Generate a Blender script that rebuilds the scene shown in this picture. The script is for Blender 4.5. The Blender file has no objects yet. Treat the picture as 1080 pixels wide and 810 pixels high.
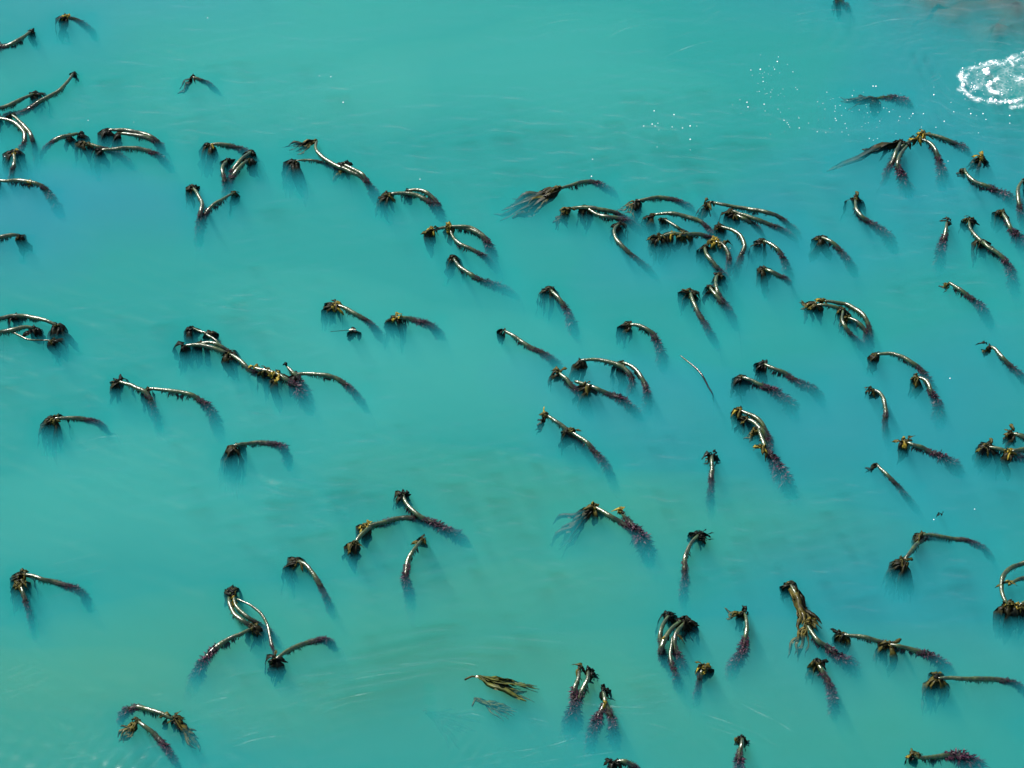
import bpy, math, random
import numpy as np
from mathutils import Vector, Matrix, noise

random.seed(7)
RNG = np.random.default_rng(7)
sc = bpy.context.scene
COL = sc.collection

# ------------------------------------------------------------------ camera
DEP, HFOV, DIST = math.radians(42), math.radians(18), 42.6
CAM = Vector((0, 0, DIST * math.sin(DEP)))
cd = bpy.data.cameras.new('camera')
cam = bpy.data.objects.new('camera', cd)
COL.objects.link(cam)
cam.location = CAM
cam.rotation_euler = (math.radians(90) - DEP, 0, 0)
cd.angle = HFOV
cd.clip_start, cd.clip_end = 0.5, 2000
sc.camera = cam

# ------------------------------------------------------------------ sky, sun, exposure
SUN_EL, SUN_AZ = math.radians(51), math.radians(-46)     # azimuth from +Y, clockwise: ahead on the left
w = bpy.data.worlds.new('World')
sc.world = w
w.use_nodes = True
nt = w.node_tree
sky = nt.nodes.new('ShaderNodeTexSky')
sky.sky_type = 'NISHITA'
sky.sun_disc = False
sky.sun_elevation = SUN_EL
sky.sun_rotation = SUN_AZ
sky.dust_density = 1.5
bg = nt.nodes['Background']
bg.inputs['Strength'].default_value = 0.075
nt.links.new(sky.outputs[0], bg.inputs[0])
sl = bpy.data.lights.new('sun', 'SUN')
sl.energy, sl.angle, sl.color = 5.0, math.radians(0.5), (1, .96, .9)
sun = bpy.data.objects.new('sun', sl)
COL.objects.link(sun)
sdir = Vector((math.sin(SUN_AZ) * math.cos(SUN_EL), math.cos(SUN_AZ) * math.cos(SUN_EL), math.sin(SUN_EL)))
sun.rotation_euler = sdir.to_track_quat('Z', 'Y').to_euler()
sun.location = sdir * 60
vs = sc.view_settings
vs.view_transform, vs.look, vs.gamma, vs.use_curve_mapping = 'Standard', 'None', 1, False
vs.exposure = 1.0
sc.cycles.volume_bounces = 4
sc.cycles.max_bounces = 8
sc.cycles.transparent_max_bounces = 8
sc.cycles.use_denoising = True

WATER_S, WATER_A = (.085, 1.10, 1.32), (1.3, .96, 1.22)          # scattering, absorption per metre
SILT = 0.35
FINE = .036
# ------------------------------------------------------------------ helpers
def at(px, py, z=0.0):
    """world point at height z (metres) seen at the photograph's pixel px, py (1080 wide)"""
    t = math.tan(HFOV / 2)
    x, y = (px - 540) / 540 * t, (405 - py) / 540 * t
    d = Vector((x, math.cos(DEP) + y * math.sin(DEP), -math.sin(DEP) + y * math.cos(DEP)))
    return CAM + d * ((z - CAM.z) / d.z)

def nodes(m):
    m.use_nodes = True
    return m.node_tree, m.node_tree.nodes['Principled BSDF']

def mat_noise(name, c0, c1, scale, rough=0.35, spec=0.5, coat=0.0, bump=0.0, detail=4, sss=0.0, lo=.35, hi=.65, coat_rough=.1):
    m = bpy.data.materials.new(name)
    t, p = nodes(m)
    tc = t.nodes.new('ShaderNodeTexCoord')
    n = t.nodes.new('ShaderNodeTexNoise')
    n.inputs['Scale'].default_value = scale
    n.inputs['Detail'].default_value = detail
    r = t.nodes.new('ShaderNodeValToRGB')
    r.color_ramp.elements[0].position, r.color_ramp.elements[1].position = lo, hi
    r.color_ramp.elements[0].color, r.color_ramp.elements[1].color = (*c0, 1), (*c1, 1)
    t.links.new(tc.outputs['Object'], n.inputs['Vector'])
    t.links.new(n.outputs['Fac'], r.inputs['Fac'])
    t.links.new(r.outputs['Color'], p.inputs['Base Color'])
    p.inputs['Roughness'].default_value = rough
    p.inputs['Specular IOR Level'].default_value = spec
    p.inputs['Coat Weight'].default_value = coat
    p.inputs['Coat Roughness'].default_value = coat_rough
    if bump:
        b = t.nodes.new('ShaderNodeBump')
        b.inputs['Strength'].default_value = bump
        b.inputs['Distance'].default_value = .01
        t.links.new(n.outputs['Fac'], b.inputs['Height'])
        t.links.new(b.outputs['Normal'], p.inputs['Normal'])
    return m

M = {}
# stalk: clean olive-tan skin at the top end, dark maroon growth on the older, lower part (attribute 'old')
m = bpy.data.materials.new('kelp_stalk_skin')
t, p = nodes(m)
tc = t.nodes.new('ShaderNodeTexCoord')
n1 = t.nodes.new('ShaderNodeTexNoise'); n1.inputs['Scale'].default_value = 14; n1.inputs['Detail'].default_value = 5
t.links.new(tc.outputs['Object'], n1.inputs['Vector'])
ra = t.nodes.new('ShaderNodeValToRGB')
ra.color_ramp.elements[0].position, ra.color_ramp.elements[1].position = .3, .7
ra.color_ramp.elements[0].color, ra.color_ramp.elements[1].color = (.003, .008, .003, 1), (.034, .060, .012, 1)
t.links.new(n1.outputs['Fac'], ra.inputs['Fac'])
rb = t.nodes.new('ShaderNodeValToRGB')
rb.color_ramp.elements[0].position, rb.color_ramp.elements[1].position = .35, .7
rb.color_ramp.elements[0].color, rb.color_ramp.elements[1].color = (.005, .004, .005, 1), (.024, .007, .012, 1)
t.links.new(n1.outputs['Fac'], rb.inputs['Fac'])
at_ = t.nodes.new('ShaderNodeAttribute'); at_.attribute_name = 'old'
mx = t.nodes.new('ShaderNodeMix'); mx.data_type = 'RGBA'
t.links.new(at_.outputs['Fac'], mx.inputs['Factor'])
t.links.new(ra.outputs['Color'], mx.inputs['A']); t.links.new(rb.outputs['Color'], mx.inputs['B'])
t.links.new(mx.outputs['Result'], p.inputs['Base Color'])
p.inputs['Roughness'].default_value = .36
p.inputs['Specular IOR Level'].default_value = .7
p.inputs['Coat Weight'].default_value = 1.0
p.inputs['Coat Roughness'].default_value = .2
p.inputs['Coat IOR'].default_value = 1.6
n2 = t.nodes.new('ShaderNodeTexNoise'); n2.inputs['Scale'].default_value = 60; n2.inputs['Detail'].default_value = 3
t.links.new(tc.outputs['Object'], n2.inputs['Vector'])
b = t.nodes.new('ShaderNodeBump'); b.inputs['Strength'].default_value = .4; b.inputs['Distance'].default_value = .01
t.links.new(n2.outputs['Fac'], b.inputs['Height']); t.links.new(b.outputs['Normal'], p.inputs['Normal'])
t.links.new(b.outputs['Normal'], p.inputs['Coat Normal'])
n3 = t.nodes.new('ShaderNodeTexNoise'); n3.inputs['Scale'].default_value = 26; n3.inputs['Detail'].default_value = 2   # wet and drier patches
t.links.new(tc.outputs['Object'], n3.inputs['Vector'])
m3 = t.nodes.new('ShaderNodeMapRange'); m3.inputs['From Min'].default_value, m3.inputs['From Max'].default_value = .38, .62
m3.inputs['To Min'].default_value, m3.inputs['To Max'].default_value = .17, .34
t.links.new(n3.outputs['Fac'], m3.inputs['Value']); t.links.new(m3.outputs[0], p.inputs['Coat Roughness'])
ge = t.nodes.new('ShaderNodeNewGeometry'); sx_ = t.nodes.new('ShaderNodeSeparateXYZ')
t.links.new(ge.outputs['Position'], sx_.inputs[0])
mr = t.nodes.new('ShaderNodeMapRange')            # under water the skin has no air to shine against
mr.inputs['From Min'].default_value, mr.inputs['From Max'].default_value = -.004, .004
mr.inputs['To Min'].default_value, mr.inputs['To Max'].default_value = .03, 1.0
t.links.new(sx_.outputs['Z'], mr.inputs['Value'])
t.links.new(mr.outputs[0], p.inputs['Coat Weight'])
m7 = t.nodes.new('ShaderNodeMath'); m7.operation = 'MULTIPLY'; m7.inputs[1].default_value = .2
p.inputs['Specular Tint'].default_value = (1, 1, .6, 1)
t.links.new(mr.outputs[0], m7.inputs[0]); t.links.new(m7.outputs[0], p.inputs['Specular IOR Level'])
M['stalk'] = m
M['o'] = mat_noise('olive_blade', (.009, .010, .003), (.075, .062, .011), 9, .5, .10, .02, .3)
M['b'] = mat_noise('brown_blade', (.004, .0042, .002), (.021, .019, .006), 9, .5, .10, .02, .3)
M['d'] = mat_noise('dark_blade', (.002, .003, .002), (.009, .010, .005), 9, .5, .10, .02, .3)
M['y'] = mat_noise('yellow_blade', (.03, .026, .004), (.30, .22, .025), 12, .5, .10, .02, .3)
M['red'] = mat_noise('red_seaweed', (.020, .0035, .011), (.055, .008, .028), 6, .55, .3, 0, 0)
M['dkred'] = mat_noise('dark_red_seaweed', (.012, .006, .008), (.05, .015, .022), 18, .5, .4, 0, 0)
M['g'] = mat_noise('green_blade', (.014, .02, .004), (.075, .085, .014), 9, .5, .15, .03, .3)
M['pale'] = mat_noise('pale_float_skin', (.5, .45, .3), (.8, .75, .6), 20, .25, .5, .6, .2)
M['foam'] = mat_noise('white_foam', (.75, .78, .78), (.85, .86, .86), 30, .6, .5)
M['bed'] = mat_noise('seabed_sand', (.12, .11, .07), (.22, .2, .14), .8, .9, .2)
M['reef'] = mat_noise('reef_rock', (.010, .008, .006), (.045, .03, .018), 2.5, .8, .3, 0, .6)

def link(name, me, mat, parent=None):
    o = bpy.data.objects.new(name, me)
    if mat is not None and not me.materials:
        me.materials.append(mat)
    COL.objects.link(o)
    if parent is not None:
        o.parent = parent
    return o

def mesh(name, v, f, smooth=True):
    me = bpy.data.meshes.new(name)
    me.from_pydata(v, [], f)
    if smooth:
        me.polygons.foreach_set('use_smooth', [True] * len(me.polygons))
    me.update()
    return me

def thing(name, label, cat, loc, group=None):
    o = bpy.data.objects.new(name, None)
    o.empty_display_size = .05
    COL.objects.link(o)
    o.location = loc
    o['label'] = label
    o['category'] = cat
    if group:
        o['group'] = group
    return o

def spline(P, step=.025):
    """Catmull-Rom through the points, resampled"""
    out, par = [], []
    n = len(P)
    for i in range(n - 1):
        p0, p1, p2, p3 = P[max(i - 1, 0)], P[i], P[i + 1], P[min(i + 2, n - 1)]
        k = max(2, int((p2 - p1).length / step))
        for j in range(k):
            s = j / k
            out.append(.5 * ((2 * p1) + (p2 - p0) * s + (2 * p0 - 5 * p1 + 4 * p2 - p3) * s * s + (3 * p1 - p0 - 3 * p2 + p3) * s ** 3))
            par.append(i + s)
    out.append(P[-1].copy()); par.append(n - 1)
    return out, par

def frames(pts):
    T = [(pts[min(i + 1, len(pts) - 1)] - pts[max(i - 1, 0)]).normalized() for i in range(len(pts))]
    N = []
    up = Vector((0, 0, 1))
    n = (up - T[0] * up.dot(T[0]))
    n = n.normalized() if n.length > .05 else T[0].orthogonal().normalized()
    for tt in T:
        n = n - tt * n.dot(tt)
        n = n.normalized() if n.length > 1e-4 else tt.orthogonal().normalized()
        N.append(n.copy())
    return T, N

def tube(pts, rad, sides=9, wob=.12, seed=0.0):
    T, N = frames(pts)
    v, f = [], []
    for i, p in enumerate(pts):
        B = T[i].cross(N[i])
        for k in range(sides):
            a = 2 * math.pi * k / sides
            d = N[i] * math.cos(a) + B * math.sin(a)
            r = rad[i] * (1 + wob * noise.noise(Vector((p.x * 22 + seed, p.y * 22 + k * .9, p.z * 22))))
            v.append(p + d * r)
    for i in range(len(pts) - 1):
        for k in range(sides):
            k2 = (k + 1) % sides
            f.append((i * sides + k, i * sides + k2, (i + 1) * sides + k2, (i + 1) * sides + k))
    v.append(pts[0] - T[0] * rad[0] * .6); c = len(v) - 1
    f += [(c, (k + 1) % sides, k) for k in range(sides)]
    v.append(pts[-1]); c = len(v) - 1; o = (len(pts) - 1) * sides
    f += [(c, o + k, o + (k + 1) % sides) for k in range(sides)]
    return v, f

# ------------------------------------------------------------------ kelp blades: shared strap meshes
def strap(path, width, thick=.004, ruffle=.25, seed=0):
    """a closed strap of leathery blade along path: lens cross-section, ruffled edges"""
    T, N = frames(path)
    v, f = [], []
    n = len(path)
    for i, p in enumerate(path):
        s = i / (n - 1)
        wdt = width * (.35 + .65 * min(1, s * 4)) * (1 - .8 * max(0, s - .75) / .25)
        B = T[i].cross(N[i])
        tw = ruffle * math.sin(i * 2.1 + seed)
        u = (B * math.cos(tw) + N[i] * math.sin(tw))
        q = u.cross(T[i])
        v += [p + u * wdt + q * .004 * math.sin(i * 2.7 + seed), p + q * thick, p - u * wdt + q * .004 * math.cos(i * 2.3 + seed), p - q * thick]
    for i in range(n - 1):
        for k in range(4):
            k2 = (k + 1) % 4
            f.append((i * 4 + k, i * 4 + k2, i * 4 + 4 + k2, i * 4 + 4 + k))
    f.append((3, 2, 1, 0)); o = (n - 1) * 4
    f.append((o, o + 1, o + 2, o + 3))
    return v, f

HANG, TRAIL, CURL = {}, {}, {}
for c in 'obdyg':
    HANG[c], TRAIL[c], CURL[c] = [], [], []
    for k in range(7):
        rr = random.Random(k * 13 + ord(c))
        out = rr.uniform(.06, .19)
        # springs out of the stalk's end, falls over, hangs into the water (unit: drop of 1 m scaled later)
        path = []
        for i in range(9):
            s = i / 8
            path.append(Vector((out * (1 - (1 - min(1, s * 2.6)) ** 2) + rr.uniform(-.012, .012) + .03 * s, .035 * math.sin(s * 4 + k), .014 * math.sin(min(1, s * 3) * 3.14) - .58 * max(0, s - .04) ** 1.1)))
        HANG[c].append(mesh('blade', *strap(path, rr.uniform(.032, .060), seed=k)))
        HANG[c][-1].materials.append(M[c])
        path = [Vector((.62 * i / 9, .05 * math.sin(i * .55 + k) * i / 9 + .02 * math.sin(i * 1.3 + 2 * k), .012 * math.sin(i * .9 + k) - .03 * (i / 9) ** 2)) for i in range(10)]
        TRAIL[c].append(mesh('blade', *strap(path, rr.uniform(.024, .046), seed=k)))
        TRAIL[c][-1].materials.append(M[c])
        path = [Vector((.026 * i - .0022 * i * i * (k % 3), .010 * math.sin(i + k), .014 * math.sin(i * .8) + .002 * (k % 2) * i - .014 * max(0, i - 1) ** 1.3)) for i in range(6)]
        CURL[c].append(mesh('blade', *strap(path, rr.uniform(.020, .034), ruffle=.7, seed=k)))
        CURL[c][-1].materials.append(M[c])

FOOT = []          # plant points, where the glossy water skin is parted

def put_blade(me, M4, parent):
    o = bpy.data.objects.new('blade', me)
    COL.objects.link(o)
    o.parent = parent
    o.matrix_local = Matrix.Translation(-parent.location) @ M4
    for v in list(me.vertices)[::4]:
        FOOT.append((M4 @ v.co, .035))
    return o

GROUP = 'kelp stalks bent over at the water surface'
SEABED = -2.6

def fringe_mesh(pts, T, N, rad, size, dens, hang=0.0, seed=1):
    """tufts of small red weed all round (hang=0) or below (hang=1) a stretch of stalk"""
    rr = random.Random(seed)
    v, f = [], []
    L = sum((pts[i + 1] - pts[i]).length for i in range(len(pts) - 1))
    n = int(dens * L)
    for _ in range(n):
        x = rr.random() * (len(pts) - 1)
        i = int(x)
        p = pts[i].lerp(pts[min(i + 1, len(pts) - 1)], x - i)
        e = min(x / (len(pts) - 1), 1)
        env = .35 + .65 * math.sin(math.pi * min(1, e * 1.15)) * (.6 + .8 * abs(noise.noise(p * 7)))
        B = T[i].cross(N[i])
        a = rr.uniform(0, 2 * math.pi) if hang == 0 else rr.gauss(math.pi, .55)
        d = (N[i] * math.cos(a) + B * math.sin(a))
        if hang:
            d = (d + Vector((0, 0, -1.2))).normalized()
        else:
            d = (d * 1.0 + T[i] * rr.uniform(-.2, .9) + Vector((0, 0, -.25))).normalized()
        l = size * env * rr.uniform(.5, 1.3)
        wv = d.orthogonal().normalized()
        wv = Matrix.Rotation(rr.uniform(0, 6.28), 3, d) @ wv
        wd = l * rr.uniform(.08, .2)
        q0 = p + d * rad[i] * .8
        q1 = q0 + d * l * .55 + wv.cross(d) * l * rr.uniform(-.2, .2)
        q2 = q0 + d * l + Vector((rr.uniform(-.3, .3), rr.uniform(-.3, .3), -.25)) * l
        k = len(v)
        nn = wv.cross(d) * .0025
        v += [q0 - nn, q0 + nn, q1 + wv * wd, q1 - wv * wd * .8, q1 + nn, q1 - nn, q2]
        f += [(k, k + 2, k + 5), (k, k + 5, k + 3), (k + 1, k + 4, k + 2), (k + 1, k + 3, k + 4), (k + 5, k + 2, k + 6), (k + 5, k + 6, k + 3), (k + 4, k + 6, k + 2), (k + 4, k + 3, k + 6)]
    return v, f

count = 0
def K(label, pts, fr='h7d', fz=1.0, r=1.0, red=True, name='kelp_plant'):
    """one bent kelp: pts = stalk from its tip to where it fades, (pixel x, pixel y, cm above water);
    fr = fronds: comma list of  h<n><colour>[:length]  hanging,  t<n><colour>:dx:dy[:z]  trailing that many pixels,  c<n><colour> short curled, each optionally @point index"""
    global count
    count += 1
    seed = count
    P = [at(x, y, (z if z > -15 else -15 + (z + 15) * 1.05) / 100) for x, y, z in pts]
    d = P[-1] - P[-2]
    h = Vector((d.x, d.y, 0))
    if h.length > .35:
        h *= .35 / h.length
    vis = len(P) - 1
    hd = h.normalized() if h.length > .01 else Vector((0, 0, 0))
    P += [P[-1] + hd * .12 + Vector((0, .3, -.6)), Vector((P[-1].x + hd.x * .3, P[-1].y + hd.y * .3, SEABED - .03))]
    root = thing(name, label, 'kelp', (P[-1].x, P[-1].y, SEABED), GROUP)
    O = root.location
    pl, par = spline(P)
    for i, q in enumerate(pl):                       # small kinks, so no stalk is a perfect arc
        if par[i] < vis:
            q += Vector((noise.noise(q * 6 + Vector((seed, 0, 0))), noise.noise(q * 6 + Vector((0, seed, 9))), .6 * noise.noise(q * 6 + Vector((5, 0, seed))))) * .012
    # thin the hidden lower run
    keep = [i for i in range(len(pl)) if par[i] < vis + .6 or i % 6 == 0 or i == len(pl) - 1]
    pl, par = [pl[i] for i in keep], [par[i] for i in keep]
    T, N = frames(pl)
    top = next((i for i, q in enumerate(pl) if q.z < 0 and par[i] > .8), len(pl) // 2)
    rad = []
    for i in range(len(pl)):
        s = par[i] / vis
        s = min(s, 1.2)
        thin = 1 - .6 * max(0, min(1, (par[i] - vis + .6) / .9))
        sleeve = 1 + (.45 * fz * max(0, min(1, (i - top) / 8)) * max(0, 1.25 - s) * (.8 + .6 * noise.noise(pl[i] * 14)) if red else 0)
        rad.append(thin * sleeve * r * (.020 + .011 * min(1, s * 2.5) - .004 * max(0, min(1, (s - .6) * 2))) * (1 + .12 * noise.noise(pl[i] * 9 + Vector((seed, 0, 0)))))
    rad[0] *= .5; rad[1] *= .85
    v, f = tube([q - O for q in pl], rad, seed=seed * 3.1)
    me = mesh('stalk', v, f)
    a = me.attributes.new('old', 'FLOAT', 'POINT')
    vals = []
    for i in range(len(pl)):
        x = (i - top * .85) / max(4, .45 * top)
        vals += [max(0, min(1, x + .35 * noise.noise(pl[i] * 13)))] * 9
    vals += [0, 1]
    a.data.foreach_set('value', vals)
    link('stalk', me, M['stalk'], root)
    for i in range(len(pl)):
        if par[i] <= vis:
            FOOT.append((pl[i], .06))
    # red weed: thick on the sunken part, a thin dark beard under the exposed part
    end = max(i for i in range(len(pl)) if par[i] <= vis + .3)
    loc = [q - O for q in pl]
    if red:
        s0 = max(0, top - 3)
        if end - s0 > 3:
            v, f = fringe_mesh(loc[s0:end], T[s0:end], N[s0:end], rad[s0:end], .06 * fz, 1700, 0, seed)
            o = link('red_seaweed', mesh('red_seaweed', v, f, False), M['red'], root)
            o['kind'] = 'stuff'
        s1 = int(top * .25)
        if top - s1 > 4:
            v, f = fringe_mesh(loc[s1:top + 2], T[s1:top + 2], N[s1:top + 2], rad[s1:top + 2], .07 * min(1.2, fz), 260, 1, seed + 500)
            o = link('beard', mesh('beard', v, f, False), M['dkred'], root)
            o['kind'] = 'stuff'
    rr = random.Random(seed * 7)
    for spec in fr.split(',') if fr else ():
        spec, _, ix = spec.partition('@')
        tip = at(*pts[int(ix)][:2], pts[int(ix)][2] / 100) if ix else pl[0]
        ax = (pl[0] - pl[3]).normalized()
        part = spec.split(':')
        kind, n, c = part[0][0], int(part[0][1:-1]), part[0][-1]
        fronds(root, tip, ax, kind, n, c, part[1:], rr)
    return root

def fronds(root, tip, ax, kind, n, c, arg, rr):
    az = math.atan2(ax.y, ax.x)
    if kind == 'h':
        ln = float(arg[0]) if arg else 1.0
        for k in range(int(n * 1.5)):
            s = ln * rr.uniform(.6, 1.15)
            R = Matrix.Rotation(az + rr.gauss(0, 1.15), 4, 'Z') @ Matrix.Rotation(rr.uniform(-.25, .25), 4, 'X')
            put_blade(rr.choice(HANG[c]), Matrix.Translation(tip + Vector((rr.uniform(-.02, .02), rr.uniform(-.02, .02), rr.uniform(-.01, .012)))) @ R @ Matrix.Diagonal((min(1, s) * 1.0, 1, s, 1)), root)
        for k in range(max(3, n // 3)):              # the leathery bases that stay above water
            R = Matrix.Rotation(az + rr.gauss(0, 1.3), 4, 'Z') @ Matrix.Rotation(rr.uniform(-.6, .6), 4, 'X')
            put_blade(rr.choice(CURL[rr.choice('oob') if c in 'ob' else rr.choice((c, c, 'o'))]), Matrix.Translation(tip + Vector((0, 0, .008))) @ R @ Matrix.Scale(rr.uniform(.35, .7), 4), root)
    elif kind == 'c':
        s0 = float(arg[0]) if arg else 1.0
        for k in range(n):
            R = Matrix.Rotation(rr.uniform(0, 6.28), 4, 'Z') @ Matrix.Rotation(rr.uniform(-.7, .7), 4, 'X') @ Matrix.Rotation(rr.uniform(-.5, .1), 4, 'Y')
            put_blade(rr.choice(CURL[c]), Matrix.Translation(tip + Vector((rr.uniform(-.035, .035), rr.uniform(-.035, .035), .012))) @ R @ Matrix.Scale(s0 * rr.uniform(.6, 1.1), 4), root)
    elif kind == 't':
        dx, dy = float(arg[0]), float(arg[1])
        z1 = float(arg[2]) / 100 if len(arg) > 2 else -.06
        spread = float(arg[3]) if len(arg) > 3 else .2
        p0 = tip
        q = CAM + (tip - CAM) * ((0 - CAM.z) / (tip.z - CAM.z))
        # pixel offset to a direction on the water
        sx = 1 / 80.0
        g = Vector((dx * sx, -dy * sx / math.sin(DEP), 0))
        L = g.length
        ga = math.atan2(g.y, g.x)
        pitch = math.atan2(tip.z - z1, L)
        for k in range(int(n * 1.5)):
            R = Matrix.Rotation(ga + rr.gauss(0, spread), 4, 'Z') @ Matrix.Rotation(pitch + rr.uniform(-.03, .05), 4, 'Y') @ Matrix.Rotation(rr.uniform(-1, 1), 4, 'X')
            s = L / .62 * rr.uniform(.5, 1.1)
            put_blade(rr.choice(TRAIL[c]), Matrix.Translation(p0 + Vector((rr.uniform(-.015, .015), rr.uniform(-.02, .02), rr.uniform(-.01, .01)))) @ R @ Matrix.Diagonal((s, (float(arg[4]) if len(arg) > 4 else 1) * min(1.6, max(.7, s)), 1, 1)), root)

# ------------------------------------------------------------------ the kelp
# --- top left
K('short pale kelp stalk at the left edge, highest of those leaving the frame there', [(33, 33, 3), (20, 42, 4), (8, 48, 1), (-6, 52, -10)], 'h4d:.6')
K('mostly sunken purple kelp with a frayed bright tip, near the top left corner', [(70, 18, 2), (78, 20, -2), (88, 26, -11), (96, 32, -22), (101, 41, -45)], 'c5y,h5d:.8,c2b', .8)
K('pale kelp stalk slanting up to the right with dark beard below, near the top left', [(77, 78, 4), (70, 88, 4), (60, 97, 3), (45, 105, 1), (33, 113, -2), (22, 119, -6), (3, 123, -15)], 'h2d:.4', .7)
K('straight white-lit kelp stalk rising to the right from the left edge', [(35, 99, 3), (20, 106, 4), (5, 113, 4), (-10, 119, 2)], 'h7d:.8', .8)
K('bright white arched kelp stalk bending down right, upper of two together at the left edge', [(12, 121, 4), (21, 128, 5), (29, 137, 4), (34, 146, 1), (37, 160, -22), (38, 178, -50)], 'h3d:.5', .6)
K('yellowish arched kelp stalk just inside its whiter twin at the left edge', [(-4, 124, 3), (10, 127, 4), (20, 133, 4), (26, 142, 2), (25, 152, -4), (18, 162, -18), (14, 175, -40)], 'h4d:.7', .7)
K('small kelp with a round pale tip above dark fronds near the left edge', [(15, 160, 4), (15, 168, 3), (14, 176, 0), (12, 186, -12), (12, 196, -30)], 'c3y:.6,h6d:.9', .7)
K('kelp with a flat pale back and its root end fading down left', [(83, 141, 3), (72, 143, 4), (62, 146, 3), (52, 152, -6), (44, 164, -28)], 'h6d:.6,h4d:.5@1', .6)
K('kelp with a yellow tip whose dark stalk dives under a longer arch at right', [(90, 151, 4), (97, 153, 4), (107, 156, 2), (120, 160, -8), (131, 167, -20), (141, 178, -45)], 'c4o,h6b:.7', .8)
K('uppermost of three arched kelps in the upper left, touching the top of the trio', [(114, 137, 4), (125, 137, 4), (137, 138, 4), (150, 141, 3), (160, 145, 2), (168, 151, -6), (173, 161, -30)], 'h6d:.7', .7)
K('middle of three arched kelps in the upper left, tucked under the top one', [(127, 141, 3), (140, 142, 4), (153, 145, 3), (163, 150, -3), (171, 159, -24)], 'h6d:.7', .7)
K('lowest and longest of three arched kelps in the upper left', [(107, 158, 3), (120, 157, 4), (135, 156, 4), (148, 157, 3), (160, 161, -1), (170, 166, -12), (180, 179, -42)], 'h7d:.8', .9)
K('kelp with a purple tail bending down, leaving the left edge below the white arches', [(-4, 189, 3), (5, 191, 4), (16, 190, 4), (31, 192, 5), (42, 195, 3), (50, 203, -6), (58, 214, -18), (66, 230, -50)], 'h5b:.6,c2y@3', 1.2)
K('short pale kelp stub at the left edge with one dark hanging frond', [(20, 248, 3), (12, 248, 4), (0, 250, 4), (-10, 253, 2)], 'h7d:.6')
K('small lone kelp with a brown frond trailing left, high in the upper left', [(202, 81, 2), (206, 82, 1), (212, 85, -3), (221, 89, -11), (231, 98, -30)], 't5b:-17:12:-14,c2d', .6, .85)
K('sunken kelp arch with a blunt hanging frond, above the dark forked clump', [(221, 153, 3), (232, 152, 3), (245, 154, 0), (258, 159, -8), (270, 167, -25)], 'h8b:.9,c2y:.6', .9)
K('upright left prong of the dark forked kelp clump in the upper left', [(240, 169, 4), (235, 175, 5), (235, 183, 4), (237, 193, -5), (239, 204, -20), (239, 218, -48)], 'h4d:.5,c3d', 1.0)
K('upper of two right prongs of the dark forked kelp clump', [(265, 160, 4), (257, 166, 5), (250, 174, 3), (244, 184, -5), (241, 198, -24)], 'h4d:.6', .9)
K('lower of two right prongs of the dark forked kelp clump', [(262, 169, 4), (254, 175, 5), (248, 182, 3), (243, 191, -6), (240, 206, -30)], 'h4d:.6', .9)
K('left arm of the Y-shaped pair of kelps with a pink joint', [(204, 198, 4), (209, 206, 5), (213, 214, 5), (212, 224, 2), (210, 234, -9), (210, 246, -24), (209, 262, -55)], 'h8b:.6,c3d', 1.0)
K('right arm of the Y-shaped pair of kelps, thinner and straighter', [(247, 203, 4), (236, 209, 4), (225, 216, 3), (218, 223, 0), (214, 232, -8), (212, 244, -28)], 'h3b:.6', 1.2, .8)
# --- upper middle
K('S-curved kelp stalk with an olive frond trailing left across the water', [(334, 149, 4), (333, 155, 5), (336, 162, 5), (344, 169, 4), (355, 175, 4), (367, 180, 4), (380, 186, 2), (390, 196, -8), (400, 208, -28)], 't9o:-30:3:-8:.14,t4b:-44:-2:-9:.06', .8)
K('kelp with a knobbly tip and bright back lying along the S-curved stalk', [(362, 173, 6), (370, 177, 7), (380, 182, 7), (385, 187, 4), (390, 197, -8), (398, 211, -28), (408, 222, -55)], 'c5d,h6o:.6', 1.1)
K('dark drooping frond blob on a thin pale stalk, left of the S-curved kelp', [(312, 170, 3), (322, 169, 3), (333, 170, 2), (345, 174, -8), (360, 182, -25)], 'h10d:1.1', .6, .6)
K('pale kelp with a yellowish tip, second link of the chain under the S-curved stalk', [(409, 205, 3), (418, 204, 4), (430, 204, 4), (440, 206, 3), (450, 211, 1), (458, 219, -9), (466, 231, -35)], 'c4o,h9b:.7', .9)
K('kelp arch crossing above the paler chain link, right end of the chain', [(430, 201, 4), (440, 200, 5), (450, 203, 5), (458, 210, 1), (463, 219, -8), (468, 233, -35)], 'h4d:.5', .8)
K('top stalk of the loop-shaped kelp clump with golden fronds at its left end', [(456, 243, 4), (470, 240, 5), (485, 240, 5), (498, 243, 5), (508, 249, 3), (514, 257, -5), (518, 268, -22), (523, 284, -50)], 'c7y,c5o,h8b:.6', 1.0)
K('second stalk of the loop-shaped kelp clump, close beneath its top stalk', [(474, 239, 7), (490, 239, 8), (502, 243, 6), (512, 251, 2), (518, 262, -10), (522, 277, -35)], 'c4y,h3o:.5', 1.2)
K('lower sagging stalk that closes the loop-shaped kelp clump', [(474, 241, 4), (478, 250, 4), (485, 257, 5), (495, 262, 4), (505, 267, 0), (514, 273, -13), (524, 284, -40)], 'c2y', .8, .85)
K('long kelp with pale upper half and purple lower half, below the loop-shaped clump', [(478, 272, 3), (481, 277, 4), (488, 284, 5), (499, 291, 3), (508, 296, -4), (520, 300, -12), (532, 305, -24), (546, 314, -50)], 'h8b:.8,c3d', 1.0)
K('kelp with a spiky brown tip, left of two neighbours beside the small float', [(353, 322, 4), (359, 323, 5), (367, 327, 5), (376, 332, 3), (388, 339, -4), (396, 347, -14), (403, 359, -38)], 'c5y,c4b,h8b:.8', .8)
K('kelp with a yellow tip, right of two neighbours beside the small float', [(417, 335, 4), (424, 335, 4), (435, 337, 0), (448, 341, -4), (458, 346, -12), (467, 356, -35)], 'c5y,h9b:.9', 1.0)
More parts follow.
